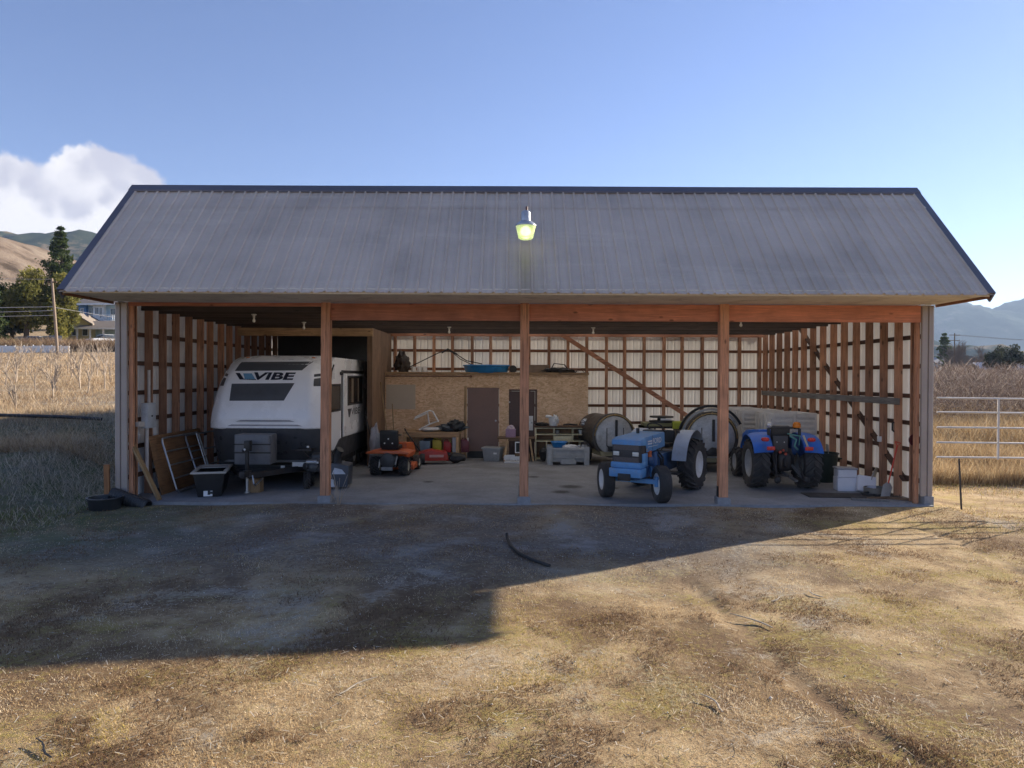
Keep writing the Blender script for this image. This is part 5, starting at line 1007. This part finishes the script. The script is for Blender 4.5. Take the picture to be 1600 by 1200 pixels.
# ------------------------------------------------------------------ vegetation helpers
LEAF=colattr('foliage',.75,.4); STRAW=colattr('straw',.85,.30,.15); BARK=plain('bark',(.11,.08,.058),.9,var=.35,scale=3,bmp=.4); PALEBARK=plain('pale_bark',(.40,.325,.25),.85,var=.2,scale=6)
def leaf_tris(C,size,rng,flat=.0):
    n=len(C); d1=rng.normal(size=(n,3)); d1/=np.linalg.norm(d1,axis=1)[:,None]; d2=rng.normal(size=(n,3)); d2-=d1*(d1*d2).sum(1)[:,None]; d2/=np.linalg.norm(d2,axis=1)[:,None]
    s=(size*rng.uniform(.6,1.4,n))[:,None]
    V=np.stack([C-d1*s*.6-d2*s*.35,C-d1*s*.4+d2*s*.4,C+d1*s*.9],1).reshape(-1,3); return V,np.arange(3*n).reshape(-1,3)
def conifer(name,label,base,h,r,seed,whorls=24,z0=.10,dens=60,droop=.18,cols=((.035,.06,.022),(.075,.10,.03)),top=1.0,leaf=.28,group='trees behind the fields',gap=.25):
    rng=np.random.default_rng(seed); t=thing(name,label,'tree',base,0,group)
    part(t,'trunk',MB().tube([(0,0,-.5),(.02*h,.0,h*.5),(0,0,h*.97)],[.022*h,.015*h,.004*h],8),BARK)
    P=[]; br=MB()
    for w in range(whorls):
        f=z0+(1-z0)*(w+rng.uniform(-.3,.3))/whorls; f=min(max(f,z0),.985)
        rad=r*((1-f)/(1-z0))**top*rng.uniform(.7,1.15); nb=rng.integers(5,8); a0=rng.uniform(0,6.28)
        for b in range(nb):
            if rng.random()<gap: continue
            a=a0+2*pi*b/nb+rng.uniform(-.25,.25); L=rad*rng.uniform(.65,1.15)+.1; z=f*h
            tt=rng.uniform(.15,1,dens)**.7; off=rng.normal(size=(dens,3))*(.10*L+.14)*np.array([1,1,.55])
            p=np.c_[cos(a)*L*tt,sin(a)*L*tt,z-droop*L*tt+.10*L*tt**3]+off; P.append(p)
            br.tube([(0,0,z),(cos(a)*L*.9,sin(a)*L*.9,z-droop*L*.8)],[.012*L+.01,.006],4,False)
    C=np.concatenate(P); V,F=leaf_tris(C,np.full(len(C),leaf),rng); k=rng.uniform(0,1,len(C)); 
    col=(np.array(cols[0])*(1-k[:,None])+np.array(cols[1])*k[:,None])*rng.uniform(.8,1.2,len(C))[:,None]
    o=link('crown',npmesh('crown',V,F,LEAF,np.repeat(col,3,0)),t); part(t,'branch_set',br,BARK); return t
def broad(name,label,base,h,rx,rz,seed,n=6000,cols=((.05,.07,.02),(.13,.13,.035)),leaf=.3,cz=None,group='trees behind the fields',clumps=26):
    rng=np.random.default_rng(seed); t=thing(name,label,'tree',base,0,group); cz=cz or h-rz
    part(t,'trunk',MB().tube([(0,0,-.5),(.1,.0,h*.4),(0,0,h*.75)],[.035*h,.025*h,.01*h],8),BARK)
    q=rng.normal(size=(clumps,3)); q/=np.linalg.norm(q,axis=1)[:,None]; q*=rng.uniform(.35,.95,clumps)[:,None]; cc=q*np.array([rx,rx,rz])+np.array([0,0,cz])
    idx=rng.integers(0,clumps,n); g=rng.normal(size=(n,3)); g/=np.linalg.norm(g,axis=1)[:,None]; g*=(rng.uniform(0,1,n)**.4)[:,None]*np.array([rx,rx,rz])*rng.uniform(.25,.42,clumps)[idx][:,None]
    C=cc[idx]+g; V,F=leaf_tris(C,np.full(n,leaf),rng); tone=rng.uniform(0,1,clumps)[idx]*.6+rng.uniform(0,1,n)*.4
    col=np.array(cols[0])*(1-tone[:,None])+np.array(cols[1])*tone[:,None]; link('crown',npmesh('crown',V,F,LEAF,np.repeat(col,3,0)),t); return t
def bare_mb(h,seed,levels=4,spread=.6,n0=4,r0=.02,fork=.35,tw=3):
    rnd_=random.Random(seed); trunk=MB(); br=MB()
    def grow(p,d,L,r,lv,mb):
        q=p+d*L*.5+Vector((rnd_.uniform(-.05,.05),rnd_.uniform(-.05,.05),0))*L; e=p+d*L
        mb.tube([p,q,e],[r,r*.8,r*.6],5 if lv>1 else 3,False)
        if lv<=0: return
        for i in range(n0 if lv==levels else tw):
            f=rnd_.uniform(fork,1.0); s=p+d*L*f; a=rnd_.uniform(0,2*pi); v=(d+Vector((cos(a),sin(a),.25))*spread*rnd_.uniform(.6,1.3)).normalized()
            grow(s,v,L*rnd_.uniform(.45,.75),r*.55,lv-1,br)
    grow(Vector((0,0,-.05)),Vector((rnd_.uniform(-.08,.08),rnd_.uniform(-.08,.08),1)).normalized(),h*.5,r0*h,levels,trunk); return trunk,br
# ------------------------------------------------------------------ left background
gz=lambda x,y: float(hgt(x,y))
conifer('tall_spruce','tall dark spruce rising behind the grey roof edge on the left',(-83.2,116,gz(-83,116)-1),20.0,6.6,2,30,.12,95,.20,leaf=.36,gap=.3)
conifer('edge_spruce','spruce cut by the left edge of the picture',(-66.9,76,gz(-66,76)-1),12.5,2.6,5,20,.1,55,.2,leaf=.3)
conifer('tall_spruce','taller spruce just outside the left edge, its boughs showing',(-69.5,80,gz(-69,80)-1),14.5,3.2,9,20,.1,50,.2,leaf=.3)
for (x,y,h,rx,sd,lb) in ((-65.5,81,10.2,3.0,11,'broad sunlit yellow-green pine left of the utility pole'),(-62.4,82,9.6,2.8,12,'broad pine nearest the utility pole'),(-69.5,84,8.8,3.2,13,'dark pine at the left side of the pine clump'),(-63.6,86,6.6,1.6,14,'smaller rusty-green pine right of the utility pole')):
    broad('bushy_pine',lb,(x,y,gz(x,y)),h,rx,h*.46,sd,7000,((.06,.08,.022),(.34,.30,.08)) if sd!=13 else ((.018,.03,.012),(.06,.07,.025)),.32,h*.52)
# houses
def house(name,label,loc,rz): return thing(name,label,'house',loc,rz)
HBL=plain('house_blue',(.07,.20,.42),.6,var=.1); HLB=plain('house_pale_blue',(.42,.58,.70),.6,var=.1); HYL=plain('house_cream',(.55,.46,.24),.6,var=.1); HRF=plain('house_roof',(.24,.20,.165),.85,var=.2,scale=1); HGL=plain('house_glass',(.05,.06,.075),.15)
hx,hy=-65.0,97; hz=gz(hx,hy)
hs=house('blue_house','two-storey blue house with white balcony below the left eave',(hx,hy,hz),R(-8))
HB=hz
zz=11.0-hz   # upper floor level
part(hs,'wall',MB().bb(-3.6,-2.3,0,7,zz-2.6,zz+2.5),HBL,smooth=0); part(hs,'wall',MB().bb(-2.298,5.6,.4,7,zz-2.6,zz+2.5),HLB,smooth=0); part(hs,'wall',MB().bb(-.9,.9,-.25,.38,zz+.05,zz+2.5),WHT,smooth=0)
part(hs,'roof',MB().prism([(-.9,zz+2.45),(3.5,zz+4.2),(8,zz+2.45),(8,zz+2.6),(3.5,zz+4.4),(-.9,zz+2.62)],'x',-4.2,6.2),HRF,smooth=0); part(hs,'fascia',MB().bb(-4.25,6.25,-1.0,-.902,zz+2.40,zz+2.66),WHT,smooth=0)
for (x0,x1,z0,z1,yy) in ((-3.25,-2.65,.7,2.0,-.03),(-2.1,-1.1,.1,2.1,.37),(-.55,.15,1.0,2.1,-.28),(.25,.75,.4,2.1,-.28),(1.6,2.6,.8,2.0,.37),(3.2,4.4,.5,2.1,.37),(-3.1,-2.5,-1.9,-.7,-.03),(-1.6,-.6,-2.2,-.6,.37),(1.0,2.6,-2.0,-.7,.37)):
    w=part(hs,'window',MB().bb(x0,x1,yy-.04,yy+.02,zz+z0,zz+z1),WHT,smooth=0); part(w,'pane',MB().bb(x0+.08,(x0+x1)/2-.03,yy-.05,yy-.042,zz+z0+.08,zz+z1-.08).bb((x0+x1)/2+.03,x1-.08,yy-.05,yy-.042,zz+z0+.08,zz+z1-.08),HGL,smooth=0)
part(hs,'balcony_floor',MB().bb(-3.6,6.0,-1.6,.38,zz-.25,zz-.05),WHT,smooth=0)
mb=MB(); mb.bb(-2.3,6.0,-1.58,-1.52,zz+.75,zz+.82)
for i in range(28): mb.bb(-2.3+i*.3-.02,-2.3+i*.3+.02,-1.57,-1.53,zz-.05,zz+.75)
part(hs,'railing',mb,WHT,smooth=0)
for x in (-3.4,-.9,1.6,5.8): part(hs,'balcony_post',MB().bb(x-.08,x+.08,-1.5,-1.34,zz-2.6,zz-.25),WHT,smooth=0)
part(hs,'satellite_dish',MB().lump((-2.2,.5,zz+3.6),(.5,.2,.6),1,.05),WHT)
gx,gy=-59.8,88; g0=gz(gx,gy)
cp=thing('carport_roof','low brown-roofed carport with white edge below the blue house','carport',(gx,gy,g0)); cz_=9.1-g0
part(cp,'roof',MB().prism([(-.2,cz_),(3.2,cz_+1.3),(3.2,cz_+1.45),(-.2,cz_+.18)],'x',-3.4,4.4),HRF,smooth=0); part(cp,'fascia',MB().bb(-3.42,4.42,-.28,-.202,cz_-.02,cz_+.2),WHT,smooth=0); part(cp,'back_wall',MB().bb(-3.3,4.3,2.9,3.1,-1.0,cz_+1.15),HLB,smooth=0)
for x in (-3.2,-1.3,.6,2.5,4.2): part(cp,'post',MB().bb(x-.09,x+.09,-.1,.1,-1.,cz_),WHT,smooth=0)
yx,yy_=-63.6,89; y0_=gz(yx,yy_); yh=house('cream_house','cream house with a small gable behind the bushy pines',(yx,yy_,y0_),R(10)); e_=9.9-y0_
part(yh,'wall',MB().prism([(-3.2,-1.),(1.9,-1.),(1.9,e_),(-.6,e_+1.5),(-3.2,e_)],'y',0,6),HYL,smooth=0); part(yh,'roof',MB().prism([(-3.6,e_-.15),(-.6,e_+1.62),(2.3,e_-.15),(2.3,e_+.05),(-.6,e_+1.85),(-3.6,e_+.05)],'y',-.5,6.4),HRF,smooth=0)
for (x0,x1,z0,z1) in ((-2.6,-1.6,e_-1.7,e_-.5),(-.7,.2,e_-1.7,e_-.4),(.7,1.5,e_-1.7,e_-.5)):
    w=part(yh,'window',MB().bb(x0,x1,-.05,.01,z0,z1),WHT,smooth=0); part(w,'pane',MB().bb(x0+.08,x1-.08,-.06,-.052,z0+.08,z1-.08),HGL,smooth=0)
def car(loc,rz,mat,label):
    t=thing('parked_car',label,'car',loc,rz,'cars parked beneath the pines'); part(t,'body',MB().prism([(-2.1,.35),(-2.15,.75),(-1.3,.9),(1.5,.92),(2.1,.8),(2.15,.4)],'y',-.85,.85),mat,bevel=.1)
    part(t,'cabin',MB().prism([(-1.0,.88),(-.4,1.4),(1.0,1.42),(1.6,.9)],'y',-.72,.72),HGL,bevel=.06); part(t,'roof',MB().box((.3,0,1.43),(1.3,1.3,.05)),mat,bevel=.02)
    for x in (-1.3,1.35):
        for sg in (-1,1): wheel(t,(x,sg*.78,.33),.33,.2,.19,STEEL,n=16,yaw=pi/2)
car((-60.6,75,gz(-60.6,75)),R(15),plain('car_silver',(.45,.46,.48),.3,.4),'silver car parked under the pines on the left'); car((-58.4,76,gz(-58.4,76)),R(-55),plain('car_dark',(.07,.08,.10),.3),'dark car parked nose-down right of the silver car')
car((-54.5,80,gz(-54.5,80)),R(60),plain('car_white',(.6,.62,.66),.3),'white car parked below the cream house')
w=thing('white_fence','long low white board fence across the field on the left','fence',(-62,66.3,gz(-62,66)))
for i in range(11):
    x=i*1.05; z=gz(-62+x,66.3)-gz(-62,66); part(w,'board',MB().bb(x,x+1.03,-.03,.03,z+.02,z+.85),WHT,smooth=0); part(w,'post',MB().bb(x-.05,x+.05,.035,.12,z-.2,z+.95),WHT,smooth=0)
up=thing('utility_pole','leaning wooden utility pole carrying wires on the left','utility pole',(-48.4,61,gz(-48.4,61))); part(up,'pole',MB().tube([(0,0,-.3),(-.3,0,4),(-.62,0,8.15)],[.16,.14,.11],10),plain('pole_wood',(.26,.20,.15),.85)); part(up,'cross_arm',MB().bb(-1.1,-.1,-.06,.06,7.7,7.82),OLDX,smooth=0)
for i,(z,dx,dz,th) in enumerate(((8.05,-.6,.25,.02),(5.15,-.42,.05,.035),(4.75,-.4,-.05,.03),(4.25,-.38,.0,.03))):
    part(up,'wire',MB().tube([(dx,0,z),(dx-8,.5,z+dz-.15),(dx-20,1,z+dz+.1)],th,5),plain('wire_grey',(.35,.35,.35),.5)); 
part(up,'wire',MB().tube([(-.42,0,5.1),(6,10,3.9),(14,22,4.5)],.025,5),plain('wire_grey',(0,0,0)))
# ------------------------------------------------------------------ right background
conifer('dark_conifer','dark conifer beside the utility pole on the right',(120.9,186,0),15.6,4.6,21,18,.08,45,.15,leaf=.5,gap=.15)
tr,bm_=bare_mb(12.2,4,5,.8,7,.03,.2,4); t=thing('bare_tree','rounded leafless tree right of the conifer','tree',(112.5,166,0),0,'trees behind the fields'); part(t,'trunk',tr,BARK); part(t,'branches',bm_,plain('twig_grey',(.13,.105,.095),.9))
for i,(x,y,h,sd,lb) in enumerate(((107.5,140,11.0,31,'dark evergreen at the right edge of the picture'),(103.0,138,8.6,32,'lower dark evergreen left of the right-edge tree'))): broad('dark_evergreen',lb,(x,y,-.1),h,3.2,h*.45,sd,5500,((.018,.028,.018),(.05,.055,.03)),.4,h*.52)
for i,(x,y,h) in enumerate(((116,172,9.5),(121,170,8),(127,176,9))):
    tr,bm_=bare_mb(h+2.5,40+i,4,.9,8,.034,.15,5); t=thing('bare_tree',('bare tree directly behind the conifer','small bare tree right of the rounded tree','bare tree near the white-roofed building')[i],'tree',(x,y,0),0,'trees behind the fields'); part(t,'trunk',tr,BARK); part(t,'branches',bm_,plain('twig_grey',(0,0,0)))
up=thing('utility_pole','dark utility pole with cross-arms on the right','utility pole',(105.2,156,0)); part(up,'pole',MB().cyl((0,0,0),(0,0,13.4),.17,.11,n=8),BARK)
for z in (12.9,11.6): part(up,'cross_arm',MB().bb(-1.3,1.3,-.08,.08,z,z+.14),BARK,smooth=0)
for sg in (-1,1): part(up,'wire',MB().tube([(sg*1.2,0,13.0),(sg*1.2+18,3,12.0),(sg*1.2+40,6,12.6)],.03,4),BLK)
sdr=thing('white_roofed_barn','long low white-roofed building beyond the right orchard','building',(104,136,0),R(-4)); part(sdr,'wall',MB().bb(-5,7,0,6,0,4.5),plain('barn_wall',(.35,.33,.30),.8),smooth=0); part(sdr,'roof',MB().prism([(-.4,4.5),(3,5.9),(6.4,4.5),(6.4,4.65),(3,6.05),(-.4,4.65)],'x',-5.4,7.4),WHT,smooth=0)
sdr=thing('pale_house','small pale house left of the conifer on the right','house',(112.3,178,0)); part(sdr,'wall',MB().bb(-3,3,0,6,0,6.6),HLB,smooth=0); part(sdr,'roof',MB().prism([(-.4,6.6),(3,8.2),(6.4,6.6),(6.4,6.75),(3,8.4),(-.4,6.75)],'x',-3.3,3.3),plain('grey_roof',(.3,.31,.33),.8),smooth=0)
for x in (-2,.4): w=part(sdr,'window',MB().bb(x,x+1.3,-.04,.02,4.4,5.8),HGL,smooth=0)
# ------------------------------------------------------------------ young orchard on the left
protos=[bare_mb(1.0,60+i,3,.5,4,.015,.3,3) for i in range(5)]
pm=[(a.mesh('trunk',PALEBARK),b.mesh('branches',PALEBARK)) for a,b in protos]
rng=random.Random(17); spots=[]
for (px,D) in ((7,30),(24,33),(54,28.5),(86,29),(125,29.5),(163,29),(82,24.5),(135,26),(22,21.5),(110,36),(150,38),(40,38)): spots.append((-.2+(px-802)/1110*D,D-14.1))
for r_ in range(6):
    D=33+r_*6.0
    for k_ in range(6):
        px=-15+k_*38+rng.uniform(-9,9)+r_*7; spots.append((-.2+(px-802)/1110*D,D-14.1+rng.uniform(-.7,.7)))
for i,(x,y) in enumerate(spots):
    t=thing('orchard_sapling','young leafless orchard tree with pale trunk in the dry field','sapling',(x,y,gz(x,y)),rng.uniform(0,6.28),'young orchard trees in the left field')
    s=rng.uniform(1.7,2.5) if i<12 else rng.uniform(1.5,2.3); t.scale=(s,s,s); a,b=pm[i%5]; link('trunk',a,t); link('branches',b,t)
# ------------------------------------------------------------------ grass as stuff
def blades(name,X,Y,Z,H,W,lean,cols,seed,kinds=None,label=None,segs=1):
    rng=np.random.default_rng(seed); n=len(X); a=rng.uniform(0,2*pi,n); b=rng.uniform(0,2*pi,n); L=lean*rng.uniform(.3,1.3,n)
    P=np.c_[X,Y,Z]; side=np.c_[np.cos(a),np.sin(a),0*a]*(W/2)[:,None]; up=np.c_[np.cos(b)*np.sin(L),np.sin(b)*np.sin(L),np.cos(L)]
    if segs==1:
        V=np.stack([P-side,P+side,P+up*H[:,None]],1).reshape(-1,3); F=np.arange(3*n).reshape(-1,3); rep=3
    else:
        L2=L*1.7+.2; up2=np.c_[np.cos(b)*np.sin(L2),np.sin(b)*np.sin(L2),np.cos(L2)]; Mp=P+up*(H*.55)[:,None]; T=Mp+up2*(H*.45)[:,None]
        V=np.stack([P-side,P+side,Mp-side*.7,Mp+side*.7,T],1).reshape(-1,3); k5=np.arange(n)*5; F=np.concatenate([np.c_[k5,k5+1,k5+3],np.c_[k5,k5+3,k5+2],np.c_[k5+2,k5+3,k5+4]]); rep=5
    c=np.array(cols)[kinds if kinds is not None else rng.integers(0,len(cols),n)]*rng.uniform(.7,1.25,n)[:,None]
    o=link(name,npmesh(name,V,F,STRAW,np.repeat(c,rep,0))); o['kind']='stuff'; o['label']=label; return o
rng=np.random.default_rng(77)
def nfield(x,y,f,s):
    rs=np.random.default_rng(s); z=0*x
    for i in range(10):
        a=rs.uniform(0,6.28); ff=f*rs.uniform(.5,2.2); z=z+np.sin((x*cos(a)+y*sin(a))*ff+rs.uniform(0,6.28)+1.5*np.sin((x*sin(a)-y*cos(a))*ff*.7+rs.uniform(0,6.28)))/10**.5
    return z
TONES=[(.62,.46,.25),(.76,.60,.37),(.46,.32,.165),(.25,.15,.08),(.45,.355,.10),(.84,.71,.50),(.15,.17,.065),(.30,.285,.265)]
# short dead turf in front; density thins with distance and in bare spots
n=620000; D=4.3+(14.2-4.3)*rng.uniform(0,1,n)**1.35; X=-.2+(rng.uniform(-850,850,n))/1110*D; Y=D-14.09
f1=nfield(X,Y,1.1,1); f2=nfield(X,Y,2.6,2); f3=nfield(X,Y,.8,3)
keep=(rutd(X,Y)>.09)&(rng.uniform(0,1,n)<np.clip(.62+.35*f1,.10,1))&((Y<-.25)|(X<-8.3)|(X>8.3))
apron=(Y>-6)&(X<4.0)&(X>-7.0); keep&=~(apron&(rng.uniform(0,1,n)<np.clip(.55-.25*f2,0,.9)))
X,Y,D,f1,f2,f3=[q[keep] for q in (X,Y,D,f1,f2,f3)]; n=len(X); u=rng.uniform(0,1,n); kk=np.where(u<.38,0,np.where(u<.6,1,np.where(u<.8,2,np.where(u<.93,3,5))))
kk=np.where((f3>.4)&(rng.uniform(0,1,n)<.62),4,kk); f4=nfield(X,Y,1.6,4)+.5*nfield(X,Y,5,5); kk=np.where((f4>.32)&(rng.uniform(0,1,n)<.78),3,kk); kk=np.where((f4<-.8)&(rng.uniform(0,1,n)<.6),5,kk); kk=np.where((X<-4.5)&(Y>-4.5)&(rng.uniform(0,1,n)<.40),6,kk); kk=np.where((Y>-5)&(X>-7)&(X<4)&(rng.uniform(0,1,n)<.5),7,kk)
H=rng.uniform(.010,.036,n)*(1+.35*np.clip(f2,-1,1.5)); blades('short_turf',X,Y,hgt(X,Y)-.004,H,rng.uniform(.003,.0065,n)*(.7+D/14),1.15,TONES,3,kk,'short dead straw-coloured turf covering the yard')
# dark tangled weed mats in patches
n=210000; D=4.3+9.5*rng.uniform(0,1,n)**1.3; X=-.2+rng.uniform(-850,850,n)/1110*D; Y=D-14.09; f4=nfield(X,Y,1.6,4)+.5*nfield(X,Y,5,5)+.35*nfield(X,Y,11,6)
k2=(f4>.55)&(Y<-.4)&~((Y>-5.5)&(X<3.5)&(X>-6)&(rng.uniform(0,1,n)<.6)); X,Y,D=X[k2],Y[k2],D[k2]; n=len(X)
blades('weed_mat',X,Y,hgt(X,Y)-.004,rng.uniform(.02,.075,n),rng.uniform(.003,.006,n)*(.7+D/14),1.15,[(.20,.12,.07),(.27,.17,.10),(.14,.085,.05),(.36,.25,.15)],31,None,'dark brown mats of dead weeds in the yard',2)
# litter: straw bits lying flat and small stones
n=4500; D=4.4+9.5*rng.uniform(0,1,n)**1.2; X=-.2+rng.uniform(-840,840,n)/1110*D; Y=D-14.09; k2=(Y<-.3)|(abs(X)>8.3); X,Y=X[k2],Y[k2]; n=len(X)
a=rng.uniform(0,pi,n); l=rng.uniform(.012,.05,n); wv=rng.uniform(.0018,.0038,n); P=np.c_[X,Y,hgt(X,Y)+rng.uniform(.012,.03,n)]; d=np.c_[np.cos(a),np.sin(a),rng.uniform(-.15,.15,n)]*l[:,None]; sd=np.c_[-np.sin(a),np.cos(a),0*a]*wv[:,None]
V=np.stack([P-d-sd,P+d-sd,P+d+sd,P-d+sd],1).reshape(-1,3); o=link('straw_litter',npmesh('straw_litter',V,np.arange(4*n).reshape(-1,4),STRAW,np.repeat(np.array([(.55,.46,.32),(.40,.30,.18),(.62,.56,.46)])[rng.integers(0,3,n)],4,0))); o['kind']='stuff'; o['label']='loose straw and twig litter on the yard'
ico=[(0,0,.6),(.8,0,0),(0,.8,0),(-.8,0,0),(0,-.8,0),(0,0,-.5)]; icf=[(0,1,2),(0,2,3),(0,3,4),(0,4,1),(5,2,1),(5,3,2),(5,4,3),(5,1,4)]
n=1900; D=4.4+9.6*rng.uniform(0,1,n); X=-.2+rng.uniform(-840,840,n)/1110*D; Y=D-14.09; k2=(Y<-.3); X,Y=X[k2],Y[k2]; n=len(X); s=rng.uniform(.004,.012,n)*np.where(rng.uniform(0,1,n)<.03,1.8,1)
V=(np.array(ico)[None]*s[:,None,None]*rng.uniform(.6,1.4,(n,6,1)))+np.c_[X,Y,hgt(X,Y)+.008][:,None,:]; F=(np.array(icf)[None]+6*np.arange(n)[:,None,None]).reshape(-1,3)
o=link('gravel',npmesh('gravel',V.reshape(-1,3),F,STRAW,np.repeat(np.array([(.55,.52,.47),(.7,.67,.62),(.42,.38,.33)])[rng.integers(0,3,n)],6,0))); o['kind']='stuff'; o['label']='scattered gravel stones in the yard'
# rank grass on the shaded bank left of the shed
n=60000; X=rng.uniform(-19,-8.25,n); Y=-3.2+9.5*rng.uniform(0,1,n); f=nfield(X,Y,1.2,6); k2=rng.uniform(0,1,n)<np.clip(.5+.4*f+.15*(Y>0),.05,1)*np.clip((Y+3.4)/3,.1,1); X,Y,f=X[k2],Y[k2],f[k2]; n=len(X)
blades('bank_grass',X,Y,hgt(X,Y)-.01,rng.uniform(.05,.26,n)*(1+.5*np.clip(f,-1,1)),rng.uniform(.006,.012,n),.8,[(.50,.43,.33),(.40,.34,.26),(.60,.52,.41),(.22,.24,.10),(.16,.19,.07)],8,np.where(rng.uniform(0,1,n)<np.clip(.62-.22*(Y+1.5),.06,.6),rng.integers(3,5,n),rng.integers(0,3,n)),'rank grey-green grass on the bank left of the shed',2)
# dry field grass, left
n=230000; D=16.6+64*rng.uniform(0,1,n)**1.7; X=-.2+(rng.uniform(-160,290,n)-802)/1110*D; Y=D-14.09; f=nfield(X,Y,.5,9); k2=rng.uniform(0,1,n)<np.clip(.6+.35*f,.08,1); X,Y,D,f=X[k2],Y[k2],D[k2],f[k2]; n=len(X)
blades('dry_field_grass',X,Y,hgt(X,Y)-.02,rng.uniform(.06,.30,n)*(1+.6*np.clip(f,-1,1.2)),rng.uniform(.006,.013,n)*(D/26),.85,[(.58,.43,.26),(.66,.52,.35),(.48,.33,.19),(.26,.165,.095),(.72,.60,.44)],10,None,'tall dry grass in the left field',2)
# hedge of bare brush below the houses
n=14000; X=rng.uniform(-66,-44,n); Y=rng.uniform(69,74,n); blades('brush_hedge',X,Y,hgt(X,Y)-.1,rng.uniform(.6,2.0,n),rng.uniform(.04,.08,n),.45,[(.24,.155,.10),(.32,.22,.14),(.17,.11,.075),(.42,.32,.2)],12,None,'brown bare brush below the far houses',2)
# right: verge, tall straw, orchard thicket
n=26000; X=rng.uniform(8.2,13.5,n); Y=rng.uniform(-2.2,4.0,n); f=nfield(X,Y,1.4,14); k2=rng.uniform(0,1,n)<np.clip(.45+.4*f,.05,1); X,Y=X[k2],Y[k2]; n=len(X)
blades('verge_grass',X,Y,hgt(X,Y)-.01,rng.uniform(.03,.12,n),rng.uniform(.006,.012,n),.8,TONES[:5]+[(.20,.21,.06)],15,None,'short patchy grass below the pipe gate',2)
n=130000; D=17.3+33*rng.uniform(0,1,n)**1.5; X=-.2+(rng.uniform(1360,1790,n)-802)/1110*D; Y=D-14.09; f=nfield(X,Y,.7,16); k2=(rng.uniform(0,1,n)<np.clip(.65+.35*f,.1,1))&(X>8.6); X,Y,D,f=X[k2],Y[k2],D[k2],f[k2]; n=len(X)
blades('tall_straw',X,Y,hgt(X,Y)-.03,rng.uniform(.35,1.05,n)*(1+.2*np.clip(f,-1,1))*np.clip(.55+(D-17)/12,.55,1.15),rng.uniform(.010,.020,n)*(D/24),.38,[(.46,.33,.18),(.55,.42,.26),(.36,.25,.13),(.24,.155,.09),(.50,.40,.26)],18,None,'tall tawny grass beyond the pipe gate',2)
n=140000; row=rng.integers(0,18,n); D=31+row*4.2+rng.normal(0,.7,n); X=-.2+(rng.uniform(1350,1800,n)-802)/1110*D; Y=D-14.09; f=nfield(X,Y,.8,20); zc=rng.uniform(0,1,n)**.8*(3.15+.35*f)
kc=np.array([(.19,.14,.12),(.26,.205,.18),(.10,.072,.06),(.46,.39,.33),(.13,.09,.075)])
rngb=np.random.default_rng(22); bmax=blades('orchard_thicket',X,Y,hgt(X,Y)+zc-.3,rngb.uniform(.3,.95,n),rngb.uniform(.016,.038,n)*(D/50),1.3,kc,22,None,'grey-brown leafless orchard rows on the right',2)
# dry weed at the first post
solo('dry_weed',(lambda m_:[m_.tube([(0,0,0),(x*.4,y*.4,h*.6),(x,y,h)],.004,4,False) for x,y,h in [(random.Random(i).uniform(-.2,.2),random.Random(i+50).uniform(-.12,.12),random.Random(i+90).uniform(.3,.75)) for i in range(16)]] and m_)(MB()),plain('dry_weed_tan',(.40,.33,.26),.8),'dry weed standing in front of the slab beside the first post','weed',(-3.62,-.22,-.13))

# ------------------------------------------------------------------ air between here and the mountains
HAZE=1.15e-4
mb=MB(); mb.bb(-3200,5200,-300,4000,-40,520); hz_=link('haze',mb.mesh('haze',None,0)); hz_['kind']='stuff'; hz_['label']='thin blue air over the valley'
m=bpy.data.materials.new('haze_air'); m.use_nodes=True; nt=m.node_tree; nt.nodes.clear(); o_=nn(nt,'ShaderNodeOutputMaterial'); pv=nn(nt,'ShaderNodeVolumePrincipled')
pv.inputs['Color'].default_value=(.52,.70,1,1); pv.inputs['Density'].default_value=HAZE; pv.inputs['Anisotropy'].default_value=.2; nt.links.new(pv.outputs[0],o_.inputs['Volume']); hz_.data.materials.append(m)
